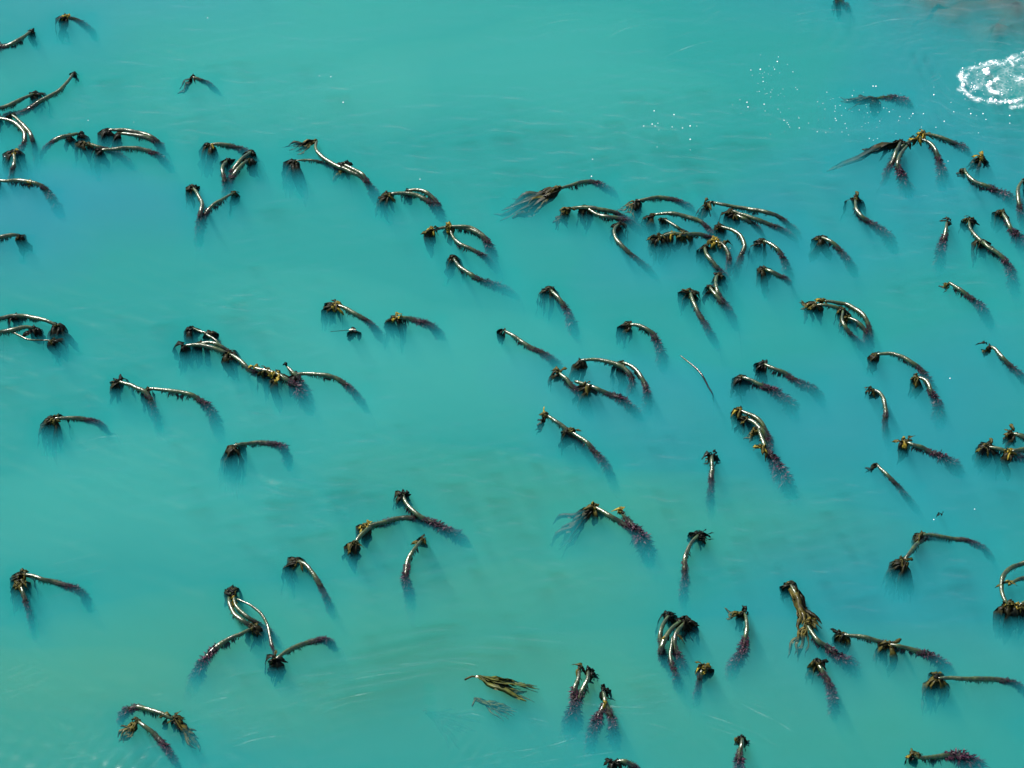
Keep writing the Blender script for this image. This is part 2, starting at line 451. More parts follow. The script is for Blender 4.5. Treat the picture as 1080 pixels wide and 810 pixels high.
# --- left middle
K('upper of two kelps reaching in from the left edge, with a thick white end', [(60, 343, 4), (50, 339, 6), (40, 336, 5), (28, 334, 2), (15, 333, 3), (4, 335, 3), (-10, 339, 1)], 'h10d:1.0,h5d:.4@4,c3o', .8)
K('lower of two kelps reaching in from the left edge, ending in a dark tuft', [(36, 346, 4), (28, 345, 5), (17, 347, 5), (3, 350, 4), (-10, 354, 1)], 'h8d:.5,c4d', .8)
K('thin pale strand with white beads under two kelps at the left edge', [(54, 359, 3), (44, 359, 2), (30, 358, 3), (20, 354, 2), (12, 350, 2), (4, 352, -6)], 'h6d:.7,c2y:.4', .5, .45, False)
K('small kelp hanging a dark frond, highest at the left end of the long knotted chain', [(203, 345, 4), (210, 349, 2), (218, 352, 2), (226, 358, -4), (236, 368, -15)], 'h8d:.8', .6, .6)
K('thin pale bent stalk with a round tip near the left end of the knotted chain', [(221, 351, 6), (218, 353, 5), (225, 357, 5), (231, 363, 3), (240, 371, -8)], 'c2o:.5,h4d:.5', .5, .55)
K('outermost kelp at the left end of the knotted chain, dark frond under its tip', [(195, 364, 4), (208, 364, 5), (220, 366, 5), (230, 369, 4), (240, 374, 0), (250, 382, -12)], 'h8d:.8', .7)
K('short pale kelp lying above the outermost one of the knotted chain', [(211, 362, 5), (222, 361, 7), (231, 364, 6), (242, 371, 0), (252, 382, -14)], 'h7d:.7', .6, .8)
K('kelp with a reddish tip and bright straight back in the middle of the knotted chain', [(242, 373, 5), (250, 378, 6), (258, 385, 4), (266, 391, 0), (278, 397, -10), (292, 404, -28)], 'c4b,h9b:.7', .9)
K('knobbly yellow-white kelp bearing many fronds, right part of the knotted chain', [(267, 388, 4), (280, 391, 6), (293, 395, 6), (303, 401, 4), (312, 408, -4), (319, 419, -15), (327, 434, -42)], 'c5y,c4o@1,c4y@2,h7o:.6@1,h8b:.9@2', 1.3)
K('short steep kelp stalk sticking up where the chain meets the long arch', [(303, 387, 6), (308, 392, 5), (313, 397, 2), (318, 405, -8), (323, 416, -25), (329, 430, -50)], 'c2d', 1.3)
K('long arch at the right end of the knotted chain, falling to the right', [(311, 395, 4), (322, 394, 4), (335, 395, 5), (348, 397, 5), (358, 401, 2), (367, 408, -5), (376, 417, -15), (386, 432, -40)], 'h4d:.5', .9)
K('left of the paired arches, its stalk plunging straight down at the end', [(125, 402, 4), (132, 404, 5), (142, 408, 5), (152, 413, 4), (158, 421, -2), (162, 432, -13), (166, 446, -32), (169, 462, -60)], 'h9b:.8,c3d', .8)
K('right of the paired arches, longer, with a ragged purple lower end', [(157, 410, 4), (170, 411, 5), (185, 413, 6), (200, 416, 5), (210, 421, 1), (218, 428, -6), (225, 437, -14), (229, 450, -32), (234, 464, -60)], 'h7b:.7', 1.3)
K('low dark kelp arch above a big drooping frond, alone at the left', [(57, 441, 4), (68, 441, 3), (80, 441, 2), (92, 443, -2), (104, 446, -8), (114, 456, -28)], 'h13b:1.0,c4o', .7)
K('dark fringed kelp arch above a pale brown hanging frond, lower left of the long chain', [(246, 470, 5), (258, 468, 3), (270, 467, 1), (285, 468, -1), (297, 471, -7), (303, 481, -22), (305, 494, -50)], 'h11b:1.2', .9)
# --- lower left
K('kelp with a white back reaching right from a yellow-brown tuft, far lower left', [(24, 606, 4), (34, 607, 6), (45, 611, 5), (55, 613, 1), (68, 617, -2), (82, 622, -7), (90, 629, -17), (94, 643, -42)], 'h10b:.9,c4o', .8)
K('short kelp dropping steeply from the yellow-brown tuft at the far lower left', [(21, 616, 5), (24, 624, 4), (27, 634, -2), (31, 646, -11), (34, 658, -26), (37, 674, -52)], 'c6o,h6o:.8', .7, .85)
K('outer left stalk of the twin-stalked kelp curving like a bow', [(243, 623, 4), (242, 635, 6), (246, 645, 5), (256, 655, 4), (266, 661, -2), (280, 668, -14), (294, 680, -40)], 'c4d,h7b:.7', .7)
K('inner stalk of the twin-stalked kelp curving like a bow', [(246, 627, 6), (249, 638, 7), (256, 646, 6), (265, 653, 3), (276, 660, -8), (288, 671, -25), (299, 684, -52)], 'c4d,c2o', .7, .85)
K('slender arched kelp whose reddish end falls steeply onto the kelp below it', [(250, 631, 6), (262, 637, 8), (271, 643, 7), (278, 651, 5), (282, 660, 2), (285, 672, 0), (289, 692, -10)], 'c3y', .3, .6, True)
K('kelp with ragged red fringe hanging along its underside, pointing down left', [(266, 663, 4), (255, 668, 5), (243, 673, 4), (232, 680, 2), (221, 690, -2), (212, 702, -10), (206, 717, -30), (199, 734, -60)], 'h10b:.7,c4o', 1.5)
K('dark kelp curving up right from a bright knob, below the slender arch', [(290, 695, 5), (298, 690, 5), (308, 684, 3), (320, 679, 1), (335, 675, -1), (346, 676, -8), (353, 684, -25)], 'c4d,h10d:.6,c2o', .8)
K('lone short kelp with a brown tuft, leaning down right of the bow-shaped pair', [(314, 592, 4), (321, 595, 6), (328, 602, 6), (334, 611, 2), (340, 622, -5), (346, 635, -14), (351, 650, -42)], 'h10b:.9,c4o', .7)
K('kelp lying left of the purple-tailed one, with a yellow tuft halfway', [(387, 555, 5), (396, 553, 5), (408, 550, 3), (420, 547, 1), (432, 546, 0), (442, 548, -8), (456, 555, -28)], 'c6y,h6b:.6', .7)
K('short curved kelp with a frayed tip, lowest left of the crossing pair', [(374, 574, 4), (379, 566, 5), (385, 560, 5), (393, 555, 2), (404, 552, -6), (418, 549, -20)], 'c6o,h7b:.6', .8)
K('kelp with a long purple tail, crossing the one at its left', [(425, 521, 5), (428, 529, 6), (435, 538, 6), (443, 544, 4), (452, 549, 0), (465, 556, -5), (478, 563, -13), (493, 574, -38)], 'h7b:.6,c6d', 1.2)
K('leaning kelp with a purple lower half, alone under the crossing pair', [(446, 569, 4), (440, 575, 5), (434, 583, 6), (430, 593, 2), (428, 607, -4), (430, 621, -14), (433, 636, -36), (435, 657, -70)], 'c3o,h2b:.4', 1.1)
K('kelp curving left to a dark end, upper of the bottom left pair', [(184, 758, 4), (176, 755, 5), (165, 751, 5), (155, 748, 2), (144, 746, 1), (134, 750, -7), (127, 760, -25)], 'c8o,t5o:28:18:-14:.2,h5d:.6', 1.0)
K('kelp slanting down right, lower of the bottom left pair', [(145, 760, 5), (150, 764, 6), (157, 770, 4), (165, 777, 0), (173, 786, -3), (181, 796, -9), (189, 810, -25)], 'c4o,t7o:-20:12:-12:.25', .8)
# --- centre
K('kelp with a wide brown frond streaming left below its raised tip, top centre', [(590, 199, 4), (603, 195, 4), (615, 192, 2), (625, 192, -1), (635, 196, -10), (649, 205, -35)], 't12b:-70:16:-20:.15,t8o:-40:10:-8:.16,c5o', .9)
K('pale kelp with orange-brown tip, upper of two side by side left of the central mass', [(598, 221, 4), (608, 219, 5), (620, 219, 6), (635, 221, 5), (648, 224, 1), (660, 230, -10), (676, 240, -35)], 'h7o:.5,c4o,t4b:-18:12:-20', .8)
K('shorter pale kelp lying under the orange-tipped one', [(620, 220, 5), (630, 226, 5), (643, 229, 5), (655, 231, 0), (668, 237, -14), (681, 247, -40)], 'h8b:.7', 1.0)
K('hook-shaped kelp with a smooth bright bend and long dark tail, below the pale pair', [(652, 236, 4), (648, 243, 6), (650, 252, 6), (656, 259, 4), (663, 266, -1), (672, 273, -8), (682, 282, -20), (693, 294, -50)], 'h6b:.7,c3d', .7)
K('dark low kelp arch with olive frond at its left, top of the central mass', [(672, 212, 3), (683, 210, 4), (695, 208, 2), (708, 210, 0), (720, 214, -7), (732, 223, -30)], 't7o:-20:8:-8:.4,h5b:.6,c3d', .7)
K('long pale kelp across the middle of the central mass, with white beads', [(690, 226, 4), (705, 225, 6), (720, 227, 6), (735, 232, 4), (745, 239, -1), (756, 253, -20)], 'h8b:.7', .7)
K('short straight pale stalk slanting between the two long ones of the central mass', [(701, 231, 4), (710, 237, 5), (718, 242, 2), (728, 249, -12)], 'h4b:.5', .5, .7)
K('knobbly kelp hung with brown and yellow fronds, lowest long one of the central mass', [(695, 250, 5), (708, 247, 6), (722, 247, 6), (735, 247, 4), (748, 250, -2), (760, 258, -15), (771, 272, -42)], 'c7o,c5y@1,c4o@2,h8b:.7,h8b:.6@1,h6o:.5@2', 1.0)
K('short thick stalk slanting under the knobbly kelp toward a dark knot', [(743, 261, 4), (745, 268, 6), (751, 276, 5), (758, 285, -3), (767, 294, -20)], 'h5b:.7', .7)
K('kelp with a bright yellow-white crown, in the middle of the central mass', [(754, 255, 6), (763, 258, 6), (768, 267, 2), (769, 277, -6), (766, 292, -28)], 'c8y,c5o@1,h4o:.5', .8)
K('kelp bent like a question mark at the right of the central mass', [(760, 239, 5), (772, 243, 6), (781, 249, 7), (785, 258, 5), (782, 268, -2), (778, 281, -14), (775, 294, -38)], 'c5o,h6b:.6', .8)
K('long pale kelp running right from the top of the central mass, brown frond at left', [(748, 213, 5), (765, 216, 6), (785, 220, 4), (800, 222, 6), (813, 225, 6), (822, 229, 0), (832, 237, -12), (844, 250, -40)], 't9b:-18:14:-22:.3,c4o', .7)
K('middle stalk of three running right from the top of the central mass', [(772, 222, 6), (785, 227, 6), (800, 232, 5), (812, 237, -1), (825, 243, -8), (840, 253, -30)], 'h7b:.7', .7)
K('shortest and lowest stalk of three running right from the central mass', [(776, 227, 4), (785, 231, 4), (795, 237, -6), (804, 247, -22)], 'c4o,h4d:.6', .6)
K('bent kelp with a pale back, first one right of the central mass', [(805, 254, 4), (812, 257, 6), (821, 264, 5), (826, 272, -3), (830, 283, -16), (834, 295, -42)], 'h7b:.8', 1.0)
K('stubby kelp with a small bright back, below the first one right of the mass', [(807, 284, 4), (815, 287, 5), (822, 291, 0), (832, 297, -14)], 'h8b:.7', .7)
K('upright stalk of a V-shaped pair under the central mass', [(757, 290, 4), (755, 300, 6), (757, 309, 4), (763, 318, -4), (770, 329, -15), (776, 345, -42)], 'h6b:.6', .9)
K('left slanting stalk of a V-shaped pair under the central mass', [(748, 303, 5), (755, 311, 5), (761, 319, -1), (768, 327, -11), (775, 339, -30)], 'h5b:.6', .8)
K('lone kelp left of the V-shaped pair, with a frayed tip', [(728, 309, 5), (731, 318, 6), (736, 328, 3), (742, 339, -4), (749, 351, -15), (757, 367, -48)], 'c4o,h8b:.8', .8)
K('short steep kelp with purple tail, alone at the centre', [(580, 305, 4), (586, 311, 6), (592, 318, 3), (598, 328, -6), (603, 341, -18), (609, 358, -50)], 'h10b:.8,c2d', 1.0)
K('kelp bent at a right angle with purple vertical tail, right of the lone steep one', [(664, 342, 5), (673, 343, 6), (682, 347, 6), (688, 352, 2), (694, 363, -7), (697, 376, -20), (700, 391, -52)], 'h9b:.7', 1.3)
K('straight kelp slanting down right toward the group of four in the centre', [(532, 348, 4), (540, 353, 6), (552, 361, 4), (563, 368, 0), (577, 375, -7), (586, 383, -20), (595, 396, -50)], 'h3d:.5', .9)
K('longest arch of the group of four, uppermost, purple knot at its end', [(612, 380, 5), (625, 379, 6), (640, 381, 7), (655, 386, 6), (663, 393, 3), (667, 402, -5), (664, 412, -18)], 'h7b:.7', .9)
K('right arch of the group of four, ending in a red tassel', [(656, 382, 4), (667, 387, 6), (675, 394, 6), (679, 403, 2), (682, 413, -5), (683, 426, -25), (682, 443, -60)], 'h6b:.8', 1.0)
K('short left stalk of the group of four, its tail fading down', [(589, 392, 5), (597, 399, 5), (603, 407, 0), (612, 415, -8), (617, 427, -25), (623, 443, -58)], 'c3o,h4b:.5', 1.2)
K('lower straight stalk of the group of four with an orange growth on its back', [(606, 402, 5), (620, 406, 6), (632, 411, 6), (643, 416, 0), (655, 421, -4), (665, 429, -13), (676, 440, -40)], 'c4o@1,h8b:.8@1', 1.1)
K('left of two kelps lying end to end, with a thin twig at its tip', [(576, 438, 5), (586, 444, 6), (595, 451, 3), (605, 461, -5), (617, 474, -22), (628, 492, -52)], 't4b:-16:10:-20:.3,c3o,t1y:-7:-10:2:.05', .8)
K('right of two kelps lying end to end, with yellow tuft and long tail', [(600, 455, 5), (611, 461, 6), (620, 468, 5), (628, 477, -2), (637, 488, -10), (644, 501, -26), (651, 521, -60)], 'c5o,h8b:.7', 1.0)
K('small upright kelp with fronds on both sides and a pink stem, right of centre', [(751, 480, 5), (750, 487, 6), (751, 494, 3), (750, 503, -2), (750, 514, -8), (749, 527, -20), (750, 548, -60)], 't5o:-10:6:-10:.5,t6d:11:4:-8:.7,c3d', .8)
K('kelp with frayed white top joined to a purple-tailed one, brown frond haze at left', [(627, 535, 5), (635, 539, 6), (645, 545, 5), (655, 551, 0), (666, 560, -10)], 'c5o,c3y,t10b:-48:20:-40:.2,h6o:.5', .7)
K('thick purple-tailed kelp with a yellow knob, right end of the joined pair', [(655, 541, 5), (662, 548, 1), (668, 556, -3), (676, 567, -9), (682, 578, -20), (686, 595, -50)], 'c5y,c3d', 1.7)
K('kelp with a spiky dark head, its stalk hanging straight down, right of centre', [(736, 564, 5), (731, 570, 6), (726, 578, 6), (723, 588, 4), (722, 601, -3), (722, 613, -10), (721, 627, -26), (720, 643, -60)], 't8d:13:3:2:.6,t4d:-9:-3:3:.4,h6d:.5', .9)
K('thin reddish loose-looking kelp strand without fronds, right of the group of four', [(717, 375, 1), (729, 384, 0), (740, 395, -1), (747, 407, -4), (752, 420, -12)], '', .3, .4, False)
# --- bottom
K('leftmost green stalk of the dense dark kelp clump at bottom right of centre', [(707, 648, 5), (700, 657, 6), (697, 667, 6), (697, 680, -1), (702, 695, -12), (710, 708, -26), (717, 724, -55)], 'c6d,h6d:.6', .9)
K('long green slanting stalk in the middle of the dense dark kelp clump', [(719, 654, 6), (709, 663, 8), (702, 673, 8), (697, 684, 4), (699, 694, -10), (706, 706, -28)], 'c7d,h5d:.6,c2y@2', .8)
K('right slanting stalk of the dense dark kelp clump', [(722, 656, 7), (715, 664, 8), (712, 672, 7), (711, 682, 2), (716, 694, -6), (723, 708, -25)], 'c6b,t8d:20:6:-16:.8,h7d:.7,c2o@2', 1.0)
K('thin upright stalk at the lower front of the dense dark kelp clump', [(710, 671, 7), (708, 681, 6), (707, 691, 3), (709, 702, 0), (713, 714, -10), (716, 728, -40)], '', .9, .7)
K('small kelp with a yellow crown just right of the dense dark clump', [(742, 704, 5), (740, 710, 2), (738, 719, -5), (736, 729, -15), (734, 743, -42)], 'c8y,c4o,h5d:.5', .7)
K('sickle-shaped kelp with a wide purple lower end, right of the dense dark clump', [(785, 646, 4), (787, 653, 6), (788, 661, 6), (787, 670, 3), (785, 680, -3), (781, 690, -7), (775, 700, -15), (770, 713, -42)], 't6o:-20:-3:-6:.2,c6d,h4d:.5', 1.6)
K('left stalk of the wide purple-tailed kelp bundle at the bottom', [(612, 705, 5), (610, 714, 6), (607, 724, 4), (606, 736, -3), (605, 748, -9), (601, 760, -25), (600, 778, -60)], 'c5o,c3d', 1.5)
K('right stalk of the wide purple-tailed kelp bundle at the bottom', [(621, 707, 6), (620, 716, 7), (615, 726, 4), (610, 739, -5), (606, 755, -20), (604, 775, -50)], 'c4d,t7d:12:4:-12:.6', 1.4)
K('right leg of the kelp shaped like an upturned V at the bottom', [(636, 728, 5), (638, 738, 7), (641, 746, 3), (645, 758, -5), (647, 771, -16), (650, 788, -45)], 'c3d,t4d:14:-2:-10:.6,c2y@1', 1.2)
K('left leg of the kelp shaped like an upturned V at the bottom', [(639, 738, 4), (634, 750, -1), (628, 762, -7), (624, 775, -20), (620, 797, -58)], '', 1.3)
K('dark low kelp hump cut off by the bottom edge', [(648, 804, 3), (656, 803, 4), (664, 806, 2), (674, 814, -14)], 'c8d,h4d:.5,t2d:-8:4:-6', .9)
K('kelp at the bottom edge with dark fronds right and olive ones left', [(783, 778, 5), (782, 786, 6), (780, 794, 1), (780, 804, -5), (781, 818, -20)], 't6d:10:3:-8:.7,t5o:-9:5:-10:.6,c4d', 1.1)
# --- top right
K('dim sunken kelp touching the top edge at the right', [(884, -1, -1), (889, 4, -8), (895, 10, -22)], 'h5d:.5', .8)
K('sunken kelp frond streaming left beneath the drifting bubbles, upper right', [(925, 104, -3), (935, 103, -4), (946, 104, -8), (960, 111, -22)], 't12b:-36:-3:-16:.16,t6b:-40:-5:-10:.08,h5b:.5', 1.1)
K('pale knotted kelp at the top of the yellow-crowned cluster, upper right', [(975, 142, 7), (986, 143, 7), (997, 147, 6), (1008, 152, -3), (1022, 161, -20)], 'c8y,c6y,c4o', .9)
K('far left leg of the yellow-crowned cluster, hanging straight', [(950, 149, 5), (947, 157, 6), (943, 166, 4), (937, 178, -7), (932, 192, -24)], 'c4d,t6b:-30:7:-18:.1,t3b:-84:14:-14:.04', .8)
K('second leg of the yellow-crowned cluster, with a purple foot', [(957, 153, 6), (950, 162, 7), (947, 172, 6), (949, 181, -2), (953, 192, -12), (959, 206, -42)], 'c3d', 1.7)
K('right leg of the yellow-crowned cluster, arching over clear water', [(970, 146, 7), (981, 151, 7), (987, 159, 6), (991, 170, -3), (993, 183, -14), (994, 198, -38)], 'c4y', 1.2)
K('dark arm joining the crown to the left legs of the yellow-crowned cluster', [(968, 147, 5), (958, 150, 5), (949, 156, 2), (942, 166, -10), (936, 180, -30)], 'c4o,c3d', .8, .7)
K('small kelp with a mustard yellow head over dark water, right of the cluster', [(1035, 166, 6), (1034, 172, 2), (1031, 180, -10), (1028, 194, -40)], 'c7y,t6d:16:3:-14:.3,t9b:-24:-6:-26:.4', .5, .7)
K('long kelp with a smooth bend and a broad purple tail, under the mustard yellow head', [(1017, 177, 5), (1020, 184, 6), (1029, 192, 6), (1042, 197, 4), (1052, 202, -5), (1063, 208, -12), (1077, 218, -40)], 't5b:-10:6:-14:.5', 1.6)
K('upright kelp at the right edge, bending down beside the purple tail', [(1079, 190, 5), (1074, 199, 6), (1074, 210, 4), (1076, 221, -4), (1078, 238, -26)], 'h3d:.5', .9)
K('kelp with a tan brown frond and purple foot, close to the right edge', [(1057, 224, 5), (1062, 232, 6), (1067, 242, 2), (1074, 251, -8), (1084, 262, -28)], 'c5o,h9b:.7', 1.5)
K('solitary hook-tipped kelp with a dark purple tail, upper right', [(902, 210, 5), (903, 220, 6), (909, 229, 5), (918, 235, -3), (928, 242, -9), (937, 250, -18), (944, 268, -52)], 'h7b:.7,c2o', 1.3)
K('solitary bent kelp left of the hook-tipped one, fading to a purple foot', [(866, 250, 4), (875, 254, 6), (882, 259, 3), (888, 267, -5), (895, 276, -15), (902, 291, -48)], 'h7b:.7', 1.1)
K('short upright kelp with a pink head, between the hooked and the double stalk', [(999, 234, 5), (998, 242, 5), (996, 251, -1), (993, 260, -9), (991, 270, -20), (990, 288, -55)], 'c5b,t4d:6:1:-5:.6', 1.5)
K('upper stalk of the double kelp in the upper right, with knobbed tip', [(1022, 232, 5), (1024, 241, 6), (1030, 250, 6), (1038, 257, 4), (1048, 264, -5), (1060, 277, -32)], 'c4o,h4b:.6,c2d', .8, .9)
K('lower stalk of the double kelp in the upper right, with a purple tail', [(1036, 254, 6), (1042, 260, 7), (1050, 265, 6), (1057, 271, 3), (1063, 280, -5), (1068, 293, -17), (1071, 314, -52)], 'h6b:.6', 1.5)
# --- right
K('solitary straight kelp slanting down right, below the double kelp', [(1001, 298, 5), (1009, 303, 6), (1018, 309, 4), (1028, 318, -5), (1037, 327, -15), (1045, 345, -48)], 't4o:-9:4:-8:.5', 1.2)
K('kelp leaving the right edge, its frond trailing left', [(1044, 365, 5), (1051, 369, 6), (1058, 378, 5), (1066, 387, -3), (1078, 397, -13), (1092, 408, -38)], 't6o:-10:5:-10:.5,c3d', .9)
K('pale left end of the bird-cage cluster with orange bits of frond', [(861, 321, 5), (873, 322, 6), (884, 325, 3), (893, 333, -8), (902, 346, -26)], 't6o:-18:-5:-2:.25,c4o,h6b:.6', .6, .85)
K('outer arch of the bird-cage cluster, largest and brightest', [(868, 317, 6), (880, 319, 5), (893, 321, 4), (905, 328, 7), (913, 336, 6), (917, 346, -1), (918, 359, -15), (917, 378, -48)], 'c4y,c2o', .9)
K('left upright stalk inside the bird-cage cluster', [(889, 327, 6), (888, 337, 7), (892, 345, 5), (898, 353, -3), (906, 361, -14), (915, 375, -42)], 'c2o,h5b:.5', .7, .85)
K('short inner arch of the bird-cage cluster', [(894, 335, 5), (904, 339, 6), (911, 346, 2), (914, 356, -9), (917, 370, -32)], 'h6o:.6,c2o', .8, .85)
K('long smooth arch right below the bird-cage cluster', [(925, 374, 4), (938, 373, 5), (950, 376, 6), (961, 382, 5), (972, 391, -2), (979, 402, -13), (986, 418, -42)], 'h7b:.6', 1.0)
K('kelp with golden frond and purple foot, at the end of the long smooth arch', [(967, 398, 5), (974, 400, 6), (979, 405, 6), (982, 413, 3), (987, 422, -6), (990, 432, -15), (991, 451, -50)], 'c5o,h7b:.6', 1.5)
K('short kelp bent straight down with a golden tip, left of the golden-fronded one', [(920, 411, 5), (927, 414, 5), (932, 421, 6), (934, 431, 3), (934, 443, -5), (935, 457, -20), (937, 473, -55)], 'c5o,h4b:.5', .8)
K('upper of two parallel kelps right of centre, running down right', [(806, 384, 5), (817, 389, 6), (828, 394, 3), (838, 401, -4), (850, 407, -11), (860, 413, -19), (868, 427, -50)], 'h8d:.6', 1.2)
K('lower of two parallel kelps right of centre, with the purpler tail', [(783, 398, 5), (792, 401, 6), (802, 406, 4), (812, 411, -3), (822, 417, -9), (832, 425, -18), (839, 442, -50)], 'h8d:.7', 1.5)
K('outermost arch of the triple-arched kelp with purple tail', [(780, 432, 6), (788, 436, 7), (797, 440, 7), (804, 447, 5), (808, 456, -1), (813, 468, -14)], 'h6o:.6,c5o,c2y', .8)
K('middle arch of the triple-arched kelp with purple tail', [(788, 442, 6), (797, 447, 7), (804, 454, 6), (808, 463, -2), (813, 474, -14)], 'h6b:.7,c2o', .8)
K('innermost stalk of the triple-arched kelp, leading into its purple tail', [(799, 452, 6), (803, 460, 7), (806, 469, 5), (810, 476, 1), (816, 485, -5), (822, 496, -11), (829, 508, -20), (838, 528, -55)], 't4o:-12:8:-8:.5,h3b:.5', 1.7)
K('small golden tuft on a short stalk at the waist of the triple-arched kelp', [(803, 473, 7), (808, 477, 3), (813, 483, -6), (819, 493, -20)], 'c7y,c5o', .5, .7)
K('kelp with a ragged orange-brown head, running right toward the edge cluster', [(955, 466, 6), (962, 469, 7), (972, 472, 5), (980, 476, 0), (992, 481, -4), (1003, 488, -13), (1013, 500, -40)], 'c9o,c4y,h7b:.6', 1.2)
K('thin straight kelp slanting down right with a pale upper third', [(924, 489, 4), (931, 496, 6), (938, 503, 4), (946, 512, -4), (953, 520, -11), (962, 531, -28), (972, 545, -60)], 't5b:-14:2:-8:.15', .7, .85)
K('green-backed kelp with a round golden knob, at the right edge', [(1066, 477, 6), (1074, 475, 6), (1084, 473, 5), (1098, 472, 2)], 'c9y,h5b:.6', .8)
K('dark-fronded kelp left of the golden knob, near the right edge', [(1043, 471, 5), (1052, 473, 5), (1060, 476, 3), (1070, 480, -5), (1084, 487, -20)], 'c6o,h11d:.9', .8)
K('kelp with a tilted orange-brown head above the golden knob, right edge', [(1068, 457, 5), (1076, 460, 5), (1085, 465, 1), (1096, 471, -10)], 'c6o,t6b:-14:3:-10:.3,h4b:.5', .8)
K('kelp with a heavy brown drooping head, lower of the elbow-shaped pair', [(953, 592, 5), (958, 586, 6), (963, 579, 5), (969, 572, 3), (977, 567, -4), (988, 566, -14), (1002, 571, -38)], 'c6o,h14b:1.0', .7)
K('long thin dark arm running right from the elbow of the elbow-shaped pair', [(971, 564, 5), (980, 564, 5), (992, 566, 3), (1005, 568, 1), (1018, 569, -1), (1030, 574, -7), (1040, 581, -18), (1048, 591, -45)], 'c7o,h5b:.5', .7, .85)
K('big green loop of kelp stalk at the right edge, over ragged brown fronds', [(1063, 638, 5), (1058, 629, 7), (1056, 618, 8), (1058, 608, 9), (1065, 600, 7), (1075, 596, 4), (1090, 592, 0)], 'c8o,h12b:.8,c2y', .6)
K('stalk with a bright knob poking through the green loop at the right edge', [(1066, 616, 8), (1073, 612, 8), (1082, 609, 6), (1094, 606, 1)], 'c5y:.7,c2o', .5, .8)
K('orange stalk stub over dark fronds at the right edge, inside the loop', [(1074, 640, 6), (1080, 635, 7), (1090, 629, 4)], 'c5y,c5o,h10d:.8', .6, .8)
K('upper part of the long kelp with golden blades wrapped at its middle', [(833, 616, 5), (838, 623, 6), (842, 630, 3), (847, 641, -4), (853, 654, -16), (861, 668, -38)], 'h9b:.6,t6o:12:40:2:.1,t4b:16:34:3:.12', .8)
K('lower part of the long kelp with golden blades, thick and purple tailed', [(851, 657, 6), (856, 667, 7), (863, 676, 6), (872, 683, 0), (882, 691, -4), (893, 698, -12), (904, 711, -40)], 'c7o,t5o:-14:24:-14:.2,c3y', 1.4)
K('kelp with a pale back, first of two end to end at the lower right', [(889, 669, 5), (902, 671, 6), (915, 673, 6), (928, 677, 1), (938, 680, -3), (951, 686, -14)], 'h9o:.6,c4d', .8)
K('second of two kelps end to end at the lower right, fronds hanging at the joint', [(938, 679, 5), (948, 681, 6), (958, 684, 3), (970, 688, 0), (983, 693, -6), (995, 702, -18), (1006, 717, -50)], 'h8o:.7,c3o', 1.3)
K('short steep kelp with a dark olive head and thin purple tail, lower right', [(862, 700, 5), (867, 707, 4), (872, 716, -2), (877, 729, -7), (879, 742, -14), (880, 757, -40)], 'c7d,h8o:.6,c4o', 1.1)
K('long level kelp with a big olive drooping frond, lower right corner', [(989, 715, 5), (1003, 715, 5), (1018, 716, 5), (1035, 716, 3), (1052, 717, 1), (1067, 720, -6), (1081, 729, -22), (1090, 740, -45)], 'h13o:.9,c5d', .8)
K('stout kelp wrapped in purple weed with a golden head, cut by the bottom edge', [(963, 797, 5), (972, 799, 4), (985, 798, 2), (1000, 797, 0), (1013, 799, -3), (1024, 806, -13), (1033, 818, -40)], 'c5o,c3y:.7,h3d:.4', 2.0)

# --- drifting pieces that are not rooted
def drift(label, bulb, dirpx, n, c, z, ln, stalk_to, bulb_mat):
    root = thing('drifting_kelp_frond', label, 'kelp frond', at(bulb[0], bulb[1], z), 'torn-off kelp fronds drifting at the surface')
    rr = random.Random(bulb[0])
    vv, ff = tube([Vector((0, 0, 0)) + Vector((math.cos(a), 0, 0)) * .02 - Vector((.02, 0, 0)) for a in (0, .8, 1.6, 2.4, 3.14)], [.006, .015, .018, .015, .006], 8)
    link('float_bulb', mesh('float_bulb', vv, ff), bulb_mat, root)
    e = at(stalk_to[0], stalk_to[1], z - .02) - root.location
    mid = e * .5 + Vector((0, .02, .012))
    vv, ff = tube(spline([Vector((0, 0, 0)), mid, e], .04)[0], [.012] * 40, 6)
    link('stalk', mesh('stalk', vv, ff), M['o'], root)
    fronds(root, root.location.copy(), Vector((1, 0, 0)), 't', n, c, [str(dirpx[0]), str(dirpx[1]), str(z * 100 - 4), str(ln), '.62'], rr)

drift('torn kelp frond with white float and olive blades fanning right, at the bottom', (505, 714), (52, 12), 13, 'g', .012, .13, (490, 717), M['pale'])
drift('dimmer sunken kelp frond just under the one with the white float', (503, 737), (34, 12), 12, 'g', -.07, .15, (498, 745), M['o'])
drift('faint deep kelp frond barely visible lower left of the two torn fronds', (452, 752), (42, 16), 12, 'd', -.46, .35, (446, 750), M['d'])
root = thing('kelp_float', 'tiny pale-topped float with a dark frond, between two spiky kelps', 'kelp float', at(372, 348, .02))
vv, ff = tube([Vector((x, 0, 0)) for x in (-.05, -.03, 0, .03, .045)], [.006, .014, .018, .014, .006], 8)
link('float_bulb', mesh('float_bulb', vv, ff), M['pale'], root)
fronds(root, root.location.copy(), Vector((1, 0, 0)), 'h', 5, 'd', ['.35'], random.Random(4))
vv, ff = tube(spline([Vector((-.04, 0, 0)), Vector((-.15, .01, -.02)), Vector((-.30, 0, -.03))], .04)[0], [.004] * 40, 5)
link('stalk', mesh('stalk', vv, ff), M['b'], root)
root = thing('kelp_scrap', 'tiny dark scrap of kelp afloat among white flecks, lower right', 'kelp scrap', at(994, 542, .012))
fronds(root, root.location.copy(), Vector((1, 0, 0)), 'c', 3, 'd', ['.7'], random.Random(5))

